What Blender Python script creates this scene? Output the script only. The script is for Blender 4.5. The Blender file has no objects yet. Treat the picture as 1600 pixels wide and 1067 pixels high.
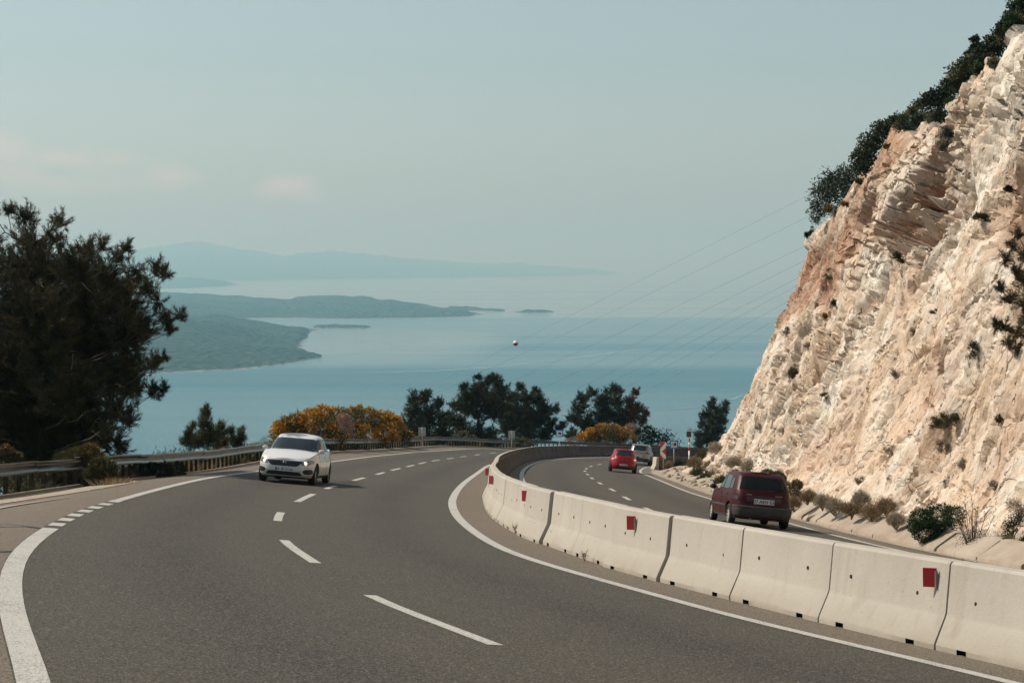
import bpy, bmesh, math, random
import numpy as np
from mathutils import Vector, Matrix

# ------------------------------------------------------------------ camera, sky, sun, exposure
SC = bpy.context.scene
COL = SC.collection
F_PX, CX, CY, HORIZON = 3000.0, 800.0, 533.5, 410.0
PITCH = math.atan((CY - HORIZON) / F_PX)
SEA_Z = -250.0

cam_data = bpy.data.cameras.new('camera')
cam_data.sensor_width = 36.0
cam_data.lens = 36.0 * F_PX / 1600.0
cam_data.clip_start = 0.1
cam_data.clip_end = 200000.0
cam = bpy.data.objects.new('camera', cam_data)
COL.objects.link(cam)
cam.location = (0, 0, 0)
cam.rotation_euler = (math.pi / 2 - PITCH, 0, 0)
SC.camera = cam

SUN_DIR = Vector((-0.86, 0.27, 0.0)).normalized()
SUN_ELEV = math.radians(45.5)
sun_vec = Vector((SUN_DIR.x * math.cos(SUN_ELEV), SUN_DIR.y * math.cos(SUN_ELEV), math.sin(SUN_ELEV)))
SUN_ROT = math.atan2(SUN_DIR.x, SUN_DIR.y)

world = bpy.data.worlds.new('World')
SC.world = world
world.use_nodes = True
wn, wl = world.node_tree.nodes, world.node_tree.links
wn.clear()
w_out = wn.new('ShaderNodeOutputWorld')
w_bg = wn.new('ShaderNodeBackground')
w_bg.inputs['Strength'].default_value = 0.107
w_sky = wn.new('ShaderNodeTexSky')
w_sky.sky_type = 'NISHITA'
w_sky.sun_disc = False
w_sky.sun_elevation = SUN_ELEV
w_sky.sun_rotation = SUN_ROT
w_sky.altitude = 250
w_sky.air_density = 1.2
w_sky.dust_density = 1.3
w_sky.ozone_density = 1.0
w_hsv = wn.new('ShaderNodeHueSaturation')
w_hsv.inputs['Saturation'].default_value = 0.50
w_tint = wn.new('ShaderNodeMixRGB'); w_tint.blend_type = 'MULTIPLY'
w_tint.inputs[0].default_value = 1.0
w_tint.inputs[2].default_value = (0.825, 0.945, 0.965, 1)
wl.new(w_sky.outputs[0], w_hsv.inputs['Color'])
wl.new(w_hsv.outputs[0], w_tint.inputs[1])
# soft, far cumulus low over the horizon
w_tc = wn.new('ShaderNodeTexCoord')
def wmath(op, a, b=None, c=None):
    n = wn.new('ShaderNodeMath'); n.operation = op
    for i, v in enumerate((a, b, c)):
        if v is None: continue
        if isinstance(v, (int, float)): n.inputs[i].default_value = v
        else: wl.new(v, n.inputs[i])
    return n.outputs[0]
w_sep = wn.new('ShaderNodeSeparateXYZ')
wl.new(w_tc.outputs['Generated'], w_sep.inputs[0])
w_map = wn.new('ShaderNodeMapping'); w_map.inputs['Scale'].default_value = (1, 1, 2.6)
w_map.inputs['Location'].default_value = (0.37, 0.1, 0.02)
wl.new(w_tc.outputs['Generated'], w_map.inputs[0])
w_n1 = wn.new('ShaderNodeTexNoise'); w_n1.inputs['Scale'].default_value = 26.0
w_n1.inputs['Detail'].default_value = 6.0; w_n1.inputs['Roughness'].default_value = 0.55
wl.new(w_map.outputs[0], w_n1.inputs['Vector'])
def bump_at(az_c, el_c, az_r, el_r):
    az = wmath('ARCTAN2', w_sep.outputs[0], w_sep.outputs[1])
    da = wmath('DIVIDE', wmath('SUBTRACT', az, az_c), az_r)
    de = wmath('DIVIDE', wmath('SUBTRACT', w_sep.outputs[2], el_c), el_r)
    r2 = wmath('ADD', wmath('MULTIPLY', da, da), wmath('MULTIPLY', de, de))
    return wmath('MAXIMUM', wmath('SUBTRACT', 1.0, r2), 0.0)
w_m = None
for c in ((-0.225, 0.047, 0.046, 0.013), (-0.263, 0.056, 0.022, 0.014), (-0.180, 0.044, 0.020, 0.008), (-0.113, 0.037, 0.022, 0.009),
          (-0.36, 0.06, 0.07, 0.016), (0.3, 0.05, 0.06, 0.012), (0.55, 0.06, 0.09, 0.02), (-0.6, 0.05, 0.1, 0.02)):
    b = bump_at(*c)
    w_m = b if w_m is None else wmath('MAXIMUM', w_m, b)
w_r = wn.new('ShaderNodeMapRange')
w_r.inputs['From Min'].default_value = 0.38; w_r.inputs['From Max'].default_value = 0.60
wl.new(w_n1.outputs[0], w_r.inputs[0])
w_f = wmath('MULTIPLY', wmath('MULTIPLY', w_r.outputs[0], wmath('POWER', w_m, 0.8)), 0.85)
w_cl = wn.new('ShaderNodeMixRGB')
w_cl.inputs[2].default_value = (6.5, 6.15, 5.75, 1)
wl.new(w_f, w_cl.inputs[0]); wl.new(w_tint.outputs[0], w_cl.inputs[1])
wl.new(w_cl.outputs[0], w_bg.inputs[0]); wl.new(w_bg.outputs[0], w_out.inputs[0])

sun_l = bpy.data.lights.new('sun', 'SUN')
sun_l.energy = 5.0
sun_l.angle = math.radians(0.55)
sun_l.color = (1.0, 0.92, 0.80)
sun_o = bpy.data.objects.new('sun', sun_l)
sun_o.rotation_euler = sun_vec.to_track_quat('Z', 'Y').to_euler()
COL.objects.link(sun_o)

SC.view_settings.view_transform = 'Standard'
SC.view_settings.look = 'None'
SC.view_settings.exposure = 0.0
SC.view_settings.gamma = 1.0
SC.view_settings.use_curve_mapping = False
SC.render.engine = 'CYCLES'
SC.cycles.use_denoising = True
SC.cycles.max_bounces = 5
SC.cycles.diffuse_bounces = 3
SC.cycles.glossy_bounces = 3
SC.cycles.transparent_max_bounces = 12
SC.cycles.volume_bounces = 0
SC.cycles.caustics_reflective = False
SC.cycles.caustics_refractive = False

# ------------------------------------------------------------------ where things stand
def ray(px, py):
    a, b = (px - CX) / F_PX, (CY - py) / F_PX
    c, s = math.cos(PITCH), math.sin(PITCH)
    return np.array([a, c + b * s, b * c - s])          # per unit depth

def sstep(a, b, v):
    t = np.clip((v - a) / (b - a), 0, 1)
    return t * t * (3 - 2 * t)

def surf(X, Y):
    """height of the banked, falling road surface"""
    X = np.asarray(X, float); Y = np.asarray(Y, float)
    e = np.clip(Y - 115, 0, 105)
    d = e * e * (0.00015 + 0.00017 * np.clip((3 - X) / 5, 0, 1) * (1 - sstep(30, 60, e)))
    Xc = np.clip(X, -18, 30)
    Yc = np.clip(Y, -80, 240)
    return -1.85 - 0.0897 * Yc - 0.085 * Xc + d

def on_surf(px, py, fn=surf):
    r = ray(px, py); lo, hi = 5.0, 5.0
    while hi < 400 and r[2] * hi > fn(r[0] * hi, r[1] * hi): hi += 1.0
    lo = max(hi - 1.0, 1)
    for _ in range(30):
        m = (lo + hi) / 2
        if r[2] * m > fn(r[0] * m, r[1] * m): lo = m
        else: hi = m
    return (r[0] * lo, r[1] * lo)

def at(px, py, depth):
    r = ray(px, py) * depth / ray(px, py)[1]
    return Vector(r)

def spline(pts, step=1.0, smooth=0):
    P = np.array(pts, float)
    P = np.vstack([2 * P[0] - P[1], P, 2 * P[-1] - P[-2]])
    out = []
    for i in range(1, len(P) - 2):
        p0, p1, p2, p3 = P[i - 1:i + 3]
        d01, d12, d23 = [max(np.linalg.norm(b - a), 1e-6) ** 0.5 for a, b in ((p0, p1), (p1, p2), (p2, p3))]
        m1 = (p2 - p1) + d12 * ((p1 - p0) / d01 - (p2 - p0) / (d01 + d12))
        m2 = (p2 - p1) + d12 * ((p3 - p2) / d23 - (p3 - p1) / (d12 + d23))
        for t in np.linspace(0, 1, 24, endpoint=False):
            out.append((2 * t**3 - 3 * t**2 + 1) * p1 + (t**3 - 2 * t**2 + t) * m1 + (-2 * t**3 + 3 * t**2) * p2 + (t**3 - t**2) * m2)
    out.append(P[-2]); out = np.array(out)
    def resample(q):
        s = np.concatenate([[0], np.cumsum(np.linalg.norm(np.diff(q, axis=0), axis=1))])
        n = max(2, int(round(s[-1] / step)) + 1)
        u = np.linspace(0, s[-1], n)
        return np.stack([np.interp(u, s, q[:, k]) for k in range(q.shape[1])], 1)
    out = resample(out)
    for _ in range(smooth):
        o = out.copy(); o[1:-1] = 0.25 * out[:-2] + 0.5 * out[1:-1] + 0.25 * out[2:]; out = o
    return resample(out)

def arclen(q): return np.concatenate([[0], np.cumsum(np.linalg.norm(np.diff(q, axis=0), axis=1))])
def normals2(q):
    t = np.gradient(q, axis=0); t /= np.linalg.norm(t, axis=1)[:, None] + 1e-9
    return np.stack([-t[:, 1], t[:, 0]], 1)              # to the left of the direction of travel
def offset(q, d): return q + normals2(q) * d
def nearest_s(q, p):
    i = np.argmin(np.linalg.norm(q - np.array(p), axis=1)); return arclen(q)[i]
def point_at(q, s):
    a = arclen(q)
    p = np.array([np.interp(s, a, q[:, 0]), np.interp(s, a, q[:, 1])])
    e = 0.4
    p2 = np.array([np.interp(min(s + e, a[-1]), a, q[:, 0]), np.interp(min(s + e, a[-1]), a, q[:, 1])])
    p1 = np.array([np.interp(max(s - e, 0), a, q[:, 0]), np.interp(max(s - e, 0), a, q[:, 1])])
    t = (p2 - p1) / np.linalg.norm(p2 - p1)
    return p, t

PX_LEFT = [(60,1067),(28,1000),(14,930),(20,880),(44,850),(75,828),(125,801),(185,782),(250,764),(330,746),(400,737),(514,722),(600,711.5),(650,706.5),(700,703.5)]
PX_DASH1 = [(795,1016),(582,934),(486,875),(444,846),(437,803),(465.7,783.5),(510.7,763.5),(552,751),(587.5,741.7),(613.5,734.5),(637.5,729),(674.4,720.5),(715.7,714.5)]
PX_RIGHT1 = [(1580,1066),(1450,1035.6),(1300,1000),(1150,964.4),(1000,923),(925,902.6),(860,883.9),(812.6,868.9),(775,852.6),(750,837.6),(730,822.6),(715,807.6),(707.5,792.6),(707.5,780),(720,760),(745,740),(768.8,725.5)]
PX_BARR = [(1596,1045),(1450,1013),(1360,992.5),(1240,962.5),(1120,932.5),(1000,900.6),(950,887.6),(900,868.9),(850,851),(825,842.6),(800,831),(780,818.8),(762.5,803.8),(756,790),(753.8,776.3)]
PX_LEFT2 = [(822.6,762.5),(815,745),(818.8,733.8),(832.6,725),(855,719.2)]
PX_DASH2 = [(1028.7,802),(978,778),(958,766),(939,756),(926,748),(919,742),(914,737)]
PX_RIGHT2 = [(1360,850),(1232.5,817.5),(1109.5,779.4),(1080,770.3),(1051,759),(1026.9,749),(1012.8,743.4),(1001.6,738.7)]

# ------------------------------------------------------------------ helpers: materials
class NT:
    def __init__(s, name, rough=0.8, spec=0.5):
        s.m = bpy.data.materials.new(name); s.m.use_nodes = True
        s.n, s.l = s.m.node_tree.nodes, s.m.node_tree.links
        s.b = s.n['Principled BSDF']
        s.b.inputs['Roughness'].default_value = rough
        s.b.inputs['Specular IOR Level'].default_value = spec
        s._tc = None
    def put(s, sock, v):
        if isinstance(v, (int, float)): sock.default_value = v
        elif isinstance(v, tuple): sock.default_value = v if len(v) != 3 or len(sock.default_value) == 3 else (*v, 1)
        else: s.l.new(v, sock)
    def obj(s, scale=(1, 1, 1), rot=(0, 0, 0), world=False):
        if world: src = s.n.new('ShaderNodeNewGeometry').outputs['Position']
        else: src = s.n.new('ShaderNodeTexCoord').outputs['Object']
        mp = s.n.new('ShaderNodeMapping'); mp.inputs['Scale'].default_value = scale; mp.inputs['Rotation'].default_value = rot
        s.l.new(src, mp.inputs[0]); return mp.outputs[0]
    def aniso(s, rows, vec=None):
        """coordinates measured along given directions, each with its own scale"""
        src = vec or s.n.new('ShaderNodeNewGeometry').outputs['Position']
        cb = s.n.new('ShaderNodeCombineXYZ')
        for i, (d, k) in enumerate(rows):
            t = s.n.new('ShaderNodeVectorMath'); t.operation = 'DOT_PRODUCT'; s.l.new(src, t.inputs[0]); t.inputs[1].default_value = [x * k for x in d]
            s.l.new(t.outputs['Value'], cb.inputs[i])
        return cb.outputs[0]
    def noise(s, vec, scale, detail=4, rough=0.55, lac=2.0, out=0, dist=0):
        t = s.n.new('ShaderNodeTexNoise'); s.l.new(vec, t.inputs['Vector'])
        t.inputs['Scale'].default_value = scale; t.inputs['Detail'].default_value = detail
        t.inputs['Roughness'].default_value = rough; t.inputs['Distortion'].default_value = dist
        return t.outputs[out]
    def voro(s, vec, scale, feature='F1', out='Distance'):
        t = s.n.new('ShaderNodeTexVoronoi'); t.feature = feature; s.l.new(vec, t.inputs['Vector'])
        t.inputs['Scale'].default_value = scale; return t.outputs[out]
    def math(s, op, a, b=None, c=None, clamp=False):
        t = s.n.new('ShaderNodeMath'); t.operation = op; t.use_clamp = clamp
        for i, v in enumerate((a, b, c)):
            if v is not None: s.put(t.inputs[i], v)
        return t.outputs[0]
    def ramp(s, v, a, b, lo=0.0, hi=1.0):
        t = s.n.new('ShaderNodeMapRange'); s.put(t.inputs[0], v)
        for i, x in enumerate((a, b, lo, hi)): t.inputs[i + 1].default_value = x
        return t.outputs[0]
    def mix(s, f, a, b, mode='MIX'):
        t = s.n.new('ShaderNodeMixRGB'); t.blend_type = mode
        s.put(t.inputs[0], f); s.put(t.inputs[1], a); s.put(t.inputs[2], b); return t.outputs[0]
    def attr(s, name, out='Fac'):
        t = s.n.new('ShaderNodeAttribute'); t.attribute_name = name; return t.outputs[out]
    def rnd(s): return s.n.new('ShaderNodeObjectInfo').outputs['Random']
    def bump(s, h, strength=0.5, dist=0.05):
        t = s.n.new('ShaderNodeBump'); t.inputs['Strength'].default_value = strength; t.inputs['Distance'].default_value = dist
        s.put(t.inputs['Height'], h); s.l.new(t.outputs[0], s.b.inputs['Normal'])
    def col(s, v): s.put(s.b.inputs['Base Color'], v); return s
    def rough(s, v): s.put(s.b.inputs['Roughness'], v); return s

def flat(name, c, rough=0.6, metal=0.0, spec=0.5, coat=0.0, vary=0.12, vscale=3.0, emit=None, estr=1.0):
    m = NT(name, rough, spec)
    m.b.inputs['Metallic'].default_value = metal
    m.b.inputs['Coat Weight'].default_value = coat
    m.b.inputs['Coat Roughness'].default_value = 0.06
    n = m.noise(m.obj(), vscale, 5)
    m.col(m.mix(m.ramp(n, 0.3, 0.7), tuple(x * (1 - vary) for x in c), tuple(min(1, x * (1 + vary)) for x in c)))
    if emit:
        m.put(m.b.inputs['Emission Color'], emit); m.b.inputs['Emission Strength'].default_value = estr
    return m.m

# ------------------------------------------------------------------ helpers: objects
def link(name, me, parent=None, loc=None):
    o = bpy.data.objects.new(name, me); COL.objects.link(o)
    if parent is not None: o.parent = parent
    if loc is not None: o.location = loc
    return o
def tag(o, label=None, cat=None, group=None, kind=None):
    if label: o['label'] = label
    if cat: o['category'] = cat
    if group: o['group'] = group
    if kind: o['kind'] = kind
    return o
def empty(name, loc=(0, 0, 0), rz=0.0, **k):
    o = bpy.data.objects.new(name, None); COL.objects.link(o)
    o.location = loc; o.rotation_euler = (0, 0, rz); o.empty_display_size = 0.2
    return tag(o, **k)
def npmesh(name, verts, faces, mats, smooth=False, attrs=None, midx=None):
    """faces: array (n,3) or (n,4), or a list of such arrays"""
    if isinstance(faces, np.ndarray): faces = [faces]
    faces = [np.asarray(f, np.int32) for f in faces if len(f)]
    me = bpy.data.meshes.new(name)
    verts = np.asarray(verts, np.float32)
    me.vertices.add(len(verts)); me.vertices.foreach_set('co', verts.ravel())
    idx = np.concatenate([f.ravel() for f in faces])
    tot = np.concatenate([np.full(len(f), f.shape[1], np.int32) for f in faces])
    st = np.concatenate([[0], np.cumsum(tot)[:-1]]).astype(np.int32)
    me.loops.add(len(idx)); me.loops.foreach_set('vertex_index', idx)
    me.polygons.add(len(tot)); me.polygons.foreach_set('loop_start', st); me.polygons.foreach_set('loop_total', tot)
    if not isinstance(mats, (list, tuple)): mats = [mats]
    for m in mats: me.materials.append(m)
    if midx is not None: me.polygons.foreach_set('material_index', np.asarray(midx, np.int32))
    me.update(calc_edges=True)
    me.polygons.foreach_set('use_smooth', np.full(len(tot), bool(smooth)))
    for k, v in (attrs or {}).items():
        a = me.attributes.new(k, 'FLOAT', 'POINT'); a.data.foreach_set('value', np.asarray(v, np.float32))
    me.update(); return me
def gridfaces(nu, nv, closed_u=False):
    i = np.arange(nu if closed_u else nu - 1)[:, None]; j = np.arange(nv - 1)[None, :]
    i2 = (i + 1) % nu
    return np.stack([(i * nv + j), (i2 * nv + j), (i2 * nv + j + 1), (i * nv + j + 1)], -1).reshape(-1, 4)

class MB:
    """collects simple shapes into one mesh"""
    def __init__(s): s.v = []; s.f = []; s.mi = []
    def add(s, vs, fs, mi=0):
        b = len(s.v); s.v += [tuple(map(float, v)) for v in vs]; s.f += [tuple(b + i for i in f) for f in fs]; s.mi += [mi] * len(fs); return s
    def box(s, c, d, M=None, mi=0, top=1.0):
        x, y, z = d[0] / 2, d[1] / 2, d[2] / 2
        vs = [(-x, -y, -z), (x, -y, -z), (x, y, -z), (-x, y, -z), (-x * top, -y * top, z), (x * top, -y * top, z), (x * top, y * top, z), (-x * top, y * top, z)]
        vs = [Vector(v) + Vector(c) for v in vs]
        if M is not None: vs = [M @ v for v in vs]
        return s.add(vs, [(3, 2, 1, 0), (4, 5, 6, 7), (0, 1, 5, 4), (1, 2, 6, 5), (2, 3, 7, 6), (3, 0, 4, 7)], mi)
    def tube(s, pts, rad, n=8, mi=0, cap=True):
        pts = [Vector(p) for p in pts]
        if isinstance(rad, (int, float)): rad = [rad] * len(pts)
        vs = []; up = Vector((0.03, 0.07, 1))
        for i, p in enumerate(pts):
            t = (pts[min(i + 1, len(pts) - 1)] - pts[max(i - 1, 0)]).normalized()
            a = t.cross(up)
            if a.length < 1e-3: a = t.cross(Vector((1, 0, 0)))
            a.normalize(); b = t.cross(a)
            for k in range(n):
                w = 2 * math.pi * k / n
                vs.append(p + (a * math.cos(w) + b * math.sin(w)) * rad[i])
        fs = [(i * n + k, i * n + (k + 1) % n, (i + 1) * n + (k + 1) % n, (i + 1) * n + k) for i in range(len(pts) - 1) for k in range(n)]
        if cap: fs += [tuple(range(n - 1, -1, -1)), tuple((len(pts) - 1) * n + k for k in range(n))]
        return s.add(vs, fs, mi)
    def lathe(s, prof, n=24, axis='Y', c=(0, 0, 0), mi=0, closed=False):
        vs = []
        for r, h in prof:
            for k in range(n):
                w = 2 * math.pi * k / n; a, b = r * math.cos(w), r * math.sin(w)
                p = {'Y': (a, h, b), 'Z': (a, b, h), 'X': (h, a, b)}[axis]
                vs.append((p[0] + c[0], p[1] + c[1], p[2] + c[2]))
        m = len(prof); rng = range(m) if closed else range(m - 1)
        fs = [(i * n + k, i * n + (k + 1) % n, ((i + 1) % m) * n + (k + 1) % n, ((i + 1) % m) * n + k) for i in rng for k in range(n)]
        return s.add(vs, fs, mi)
    def mesh(s, name, mats, smooth=False):
        me = bpy.data.meshes.new(name); me.from_pydata(s.v, [], s.f)
        for m in (mats if isinstance(mats, (list, tuple)) else [mats]): me.materials.append(m)
        me.polygons.foreach_set('material_index', s.mi); me.update()
        bm = bmesh.new(); bm.from_mesh(me); bmesh.ops.recalc_face_normals(bm, faces=bm.faces); bm.to_mesh(me); bm.free()
        me.polygons.foreach_set('use_smooth', [bool(smooth)] * len(me.polygons))
        return me
    def build(s, name, mats, parent=None, smooth=False, loc=None): return link(name, s.mesh(name, mats, smooth), parent, loc)

def autosmooth(me, ang=35):
    me.polygons.foreach_set('use_smooth', [True] * len(me.polygons))
    me.set_sharp_from_angle(angle=math.radians(ang))
def bevelled(me, w, seg=2, ang=30):
    bm = bmesh.new(); bm.from_mesh(me)
    es = [e for e in bm.edges if len(e.link_faces) == 2 and e.calc_face_angle(0) > math.radians(ang)]
    bmesh.ops.bevel(bm, geom=es, offset=w, segments=seg, affect='EDGES', profile=0.5)
    bm.to_mesh(me); bm.free(); me.update(); return me

# ------------------------------------------------------------------ helpers: noise in numpy
def _hash(ix, iy, iz, seed):
    h = (ix.astype(np.int64) * 374761393 + iy.astype(np.int64) * 668265263 + iz.astype(np.int64) * 2147483647 + seed * 974634777) & 0xffffffff
    h = ((h ^ (h >> 13)) * 1274126177) & 0xffffffff
    h = ((h ^ (h >> 16)) * 2246822519) & 0xffffffff
    return ((h ^ (h >> 15)) & 0xffffff) / float(0xffffff)
def vnoise(x, y, z=0.0, seed=0):
    x, y, z = np.broadcast_arrays(np.asarray(x, float), np.asarray(y, float), np.asarray(z, float))
    xi, yi, zi = np.floor(x), np.floor(y), np.floor(z)
    fx, fy, fz = x - xi, y - yi, z - zi
    u, v, w = [t * t * t * (t * (t * 6 - 15) + 10) for t in (fx, fy, fz)]
    r = 0
    for a in (0, 1):
        for b in (0, 1):
            for c in (0, 1):
                r = r + _hash(xi + a, yi + b, zi + c, seed) * (u if a else 1 - u) * (v if b else 1 - v) * (w if c else 1 - w)
    return r * 2 - 1
def fbm(x, y, z=0.0, oct=4, seed=0, gain=0.5):
    r, a, f = 0, 1.0, 1.0
    for k in range(oct):
        r = r + a * vnoise(np.asarray(x) * f + 17.3 * k, np.asarray(y) * f - 9.1 * k, np.asarray(z) * f + 3.7 * k, seed + k); a *= gain; f *= 2.03
    return r
def worley(x, y, seed=0):
    """cell noise: distance to the nearest point, to the second, random value and slope of the cell"""
    xi, yi = np.floor(x), np.floor(y)
    d1 = np.full(x.shape, 9.0); d2 = np.full(x.shape, 9.0); cid = np.zeros(x.shape); gx = np.zeros(x.shape); gy = np.zeros(x.shape)
    for a in (-1, 0, 1):
        for b in (-1, 0, 1):
            cx, cy = xi + a, yi + b
            px = cx + _hash(cx, cy, cx * 0, seed); py = cy + _hash(cx, cy, cx * 0 + 1, seed)
            d = np.maximum(np.abs(px - x), np.abs(py - y)) * 0.6 + 0.4 * np.hypot(px - x, py - y)
            near = d < d1
            d2 = np.where(near, d1, np.minimum(d2, d))
            cid = np.where(near, _hash(cx, cy, cx * 0 + 2, seed), cid)
            gx = np.where(near, x - px, gx); gy = np.where(near, y - py, gy)
            d1 = np.where(near, d, d1)
    return d1, d2, cid, gx, gy

# ------------------------------------------------------------------ helpers: foliage
def unit(v): return v / (np.linalg.norm(v, axis=-1, keepdims=True) + 1e-9)
def needles(rng, P, A, k=14, length=0.16, width=0.012, spread=0.75):
    """tufts of needles: P tuft bases, A tuft axes -> verts, tris"""
    n = len(P)
    d = unit(np.repeat(A, k, 0) + rng.normal(0, spread, (n * k, 3)))
    base = np.repeat(P, k, 0) + rng.normal(0, length * 0.12, (n * k, 3)) + np.repeat(A, k, 0) * rng.uniform(-0.5, 0.5, (n * k, 1)) * length
    L = length * rng.uniform(0.7, 1.2, (n * k, 1))
    side = unit(np.cross(d, rng.normal(0, 1, (n * k, 3)))) * width * 0.5
    v = np.stack([base - side, base + side, base + d * L], 1).reshape(-1, 3)
    f = np.arange(len(v)).reshape(-1, 3)
    return v, f
def leaves(rng, P, size, aspect=0.6, up=0.3, N=None):
    """flat rhombic leaves, one per point"""
    n = len(P)
    d = rng.normal(0, 1, (n, 3))
    if N is not None: d = d + N * 1.0
    d[:, 2] += up; d = unit(d)
    s = unit(np.cross(d, rng.normal(0, 1, (n, 3))))
    L = size * rng.uniform(0.6, 1.3, (n, 1)); W = L * aspect * 0.5
    c = P + d * L * 0.5
    v = np.stack([P, c + s * W, P + d * L, c - s * W], 1).reshape(-1, 3)
    return v, np.arange(len(v)).reshape(-1, 4)
def join_np(parts):
    vs, fs, b = [], [], 0
    for v, f in parts: vs.append(v); fs.append(f + b); b += len(v)
    out = {}
    for f in fs: out.setdefault(f.shape[1], []).append(f)
    return np.concatenate(vs), [np.concatenate(x) for x in out.values()]

# ------------------------------------------------------------------ materials of the setting
def m_asphalt(name, base, speck, warm, lanes=True):
    m = NT(name, 0.85, 0.35); v = m.obj(world=True)
    big = m.noise(v, 0.22, 5, 0.6); mid = m.noise(v, 1.1, 6, 0.65)
    c = m.mix(m.ramp(big, 0.35, 0.7), base, tuple(x * 1.22 for x in base))
    c = m.mix(m.ramp(mid, 0.42, 0.72, 0.0, 0.4), c, warm)
    if lanes:
        lat = m.math('ADD', m.attr('lat'), m.math('MULTIPLY', m.math('SUBTRACT', big, 0.5), 0.05))
        tri = m.math('ABSOLUTE', m.math('SUBTRACT', m.math('FRACT', m.math('MULTIPLY', lat, 2.0)), 0.5))
        oil = m.math('MULTIPLY', m.ramp(tri, 0.03, 0.27, 1.0, 0.0), m.ramp(m.noise(v, 0.35, 4), 0.35, 0.6, 0.55, 1.0))
        c = m.mix(oil, c, (base[0] * 0.50, base[1] * 0.44, base[2] * 0.52))
    g = m.noise(v, 38.0, 3, 0.8); g2 = m.noise(v, 47.0, 3, 0.8); g3 = m.noise(v, 95.0, 1, 0.5)
    c = m.mix(m.ramp(g, 0.52, 0.58, 0, 1.0), c, speck)
    c = m.mix(m.ramp(g2, 0.52, 0.58, 0, 0.95), c, tuple(x * 0.25 for x in base))
    c = m.mix(m.ramp(g3, 0.66, 0.72, 0, 0.8), c, tuple(min(1, x * 1.7) for x in speck))
    m.col(c); m.rough(m.ramp(g, 0.3, 0.7, 0.8, 0.95))
    m.bump(m.math('ADD', m.math('MULTIPLY', g, 0.6), m.math('MULTIPLY', g2, -0.5)), 0.8, 0.014)
    return m.m
M = {}
M['asphalt'] = m_asphalt('asphalt', (0.041, 0.034, 0.024), (0.165, 0.14, 0.105), (0.062, 0.050, 0.036))
M['shoulder'] = m_asphalt('shoulder_asphalt', (0.125, 0.098, 0.071), (0.24, 0.20, 0.15), (0.17, 0.125, 0.083), False)
def m_paint():
    m = NT('road_paint', 0.65); v = m.obj(world=True)
    n = m.noise(v, 1.3, 6, 0.65); w = m.noise(v, 55.0, 3, 0.6)
    c = m.mix(m.ramp(n, 0.35, 0.7), (0.46, 0.43, 0.375), (0.56, 0.53, 0.47))
    c = m.mix(m.ramp(m.math('ADD', w, m.math('MULTIPLY', n, 0.35)), 0.68, 0.76, 0, 0.8), c, (0.12, 0.11, 0.1))
    m.col(c); m.bump(w, 0.3, 0.006); return m.m
M['paint'] = m_paint()
def m_gravel():
    m = NT('gravel', 0.95, 0.2); v = m.obj(world=True)
    n = m.noise(v, 0.6, 6, 0.6); g = m.voro(v, 14.0, out='Color'); g1 = m.voro(v, 14.0)
    c = m.mix(m.ramp(n, 0.35, 0.7), (0.36, 0.29, 0.22), (0.50, 0.43, 0.34))
    c = m.mix(0.35, c, m.mix(1.0, c, g, 'MULTIPLY'))
    m.col(c); m.bump(g1, 0.9, 0.05); return m.m
M['gravel'] = m_gravel()
def m_soil():
    m = NT('dry_soil', 0.95, 0.2); v = m.obj(world=True)
    n = m.noise(v, 0.25, 7, 0.65); g = m.noise(v, 5.0, 5, 0.7)
    c = m.mix(m.ramp(n, 0.35, 0.65), (0.055, 0.050, 0.026), (0.16, 0.12, 0.075))
    c = m.mix(m.ramp(g, 0.45, 0.7, 0, 0.7), c, (0.035, 0.04, 0.018))
    m.col(c); m.bump(g, 1.0, 0.3); return m.m
M['soil'] = m_soil()
def m_conc(name, a, b, stain, scuff_shade=False):
    m = NT(name, 0.9, 0.3); v = m.obj(world=True)
    n = m.noise(v, 0.9, 6, 0.65); f = m.noise(v, 14.0, 5, 0.6)
    st = m.noise(m.obj((3.5, 3.5, 0.35), world=True), 1.3, 5, 0.6)
    c = m.mix(m.ramp(n, 0.3, 0.7), a, b)
    c = m.mix(m.ramp(m.rnd(), 0, 1, 0, 0.22), c, tuple(x * 0.72 for x in a))
    c = m.mix(m.ramp(st, 0.55, 0.78, 0, 0.45), c, stain)
    c = m.mix(m.ramp(m.noise(v, 26.0, 2), 0.70, 0.78, 0, 0.6), c, tuple(x * 0.5 for x in stain))
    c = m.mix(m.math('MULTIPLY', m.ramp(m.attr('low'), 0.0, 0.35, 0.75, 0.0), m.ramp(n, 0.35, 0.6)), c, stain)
    if scuff_shade:
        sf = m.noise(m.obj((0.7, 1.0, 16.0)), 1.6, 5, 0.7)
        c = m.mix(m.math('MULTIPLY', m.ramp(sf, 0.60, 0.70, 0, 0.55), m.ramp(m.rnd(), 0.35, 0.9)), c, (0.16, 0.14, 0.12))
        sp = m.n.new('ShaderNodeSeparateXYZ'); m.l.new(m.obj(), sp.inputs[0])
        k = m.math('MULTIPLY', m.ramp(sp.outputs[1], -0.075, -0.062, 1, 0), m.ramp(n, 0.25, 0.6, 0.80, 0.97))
        c = m.mix(k, c, m.mix(m.ramp(st, 0.35, 0.65), (0.042, 0.027, 0.019), (0.085, 0.058, 0.042)))  # shade of the side away from the sun, painted in as dark brown
    m.col(c); m.bump(m.math('ADD', f, m.math('MULTIPLY', m.noise(v, 80.0, 2), 0.4)), 0.35, 0.015); return m.m
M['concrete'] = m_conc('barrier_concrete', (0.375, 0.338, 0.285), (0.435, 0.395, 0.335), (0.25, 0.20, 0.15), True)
M['kerbstone'] = m_conc('kerb_concrete', (0.36, 0.30, 0.235), (0.50, 0.43, 0.345), (0.24, 0.18, 0.13))
M['black'] = flat('black_rubber', (0.012, 0.012, 0.012), 0.7)
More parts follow.
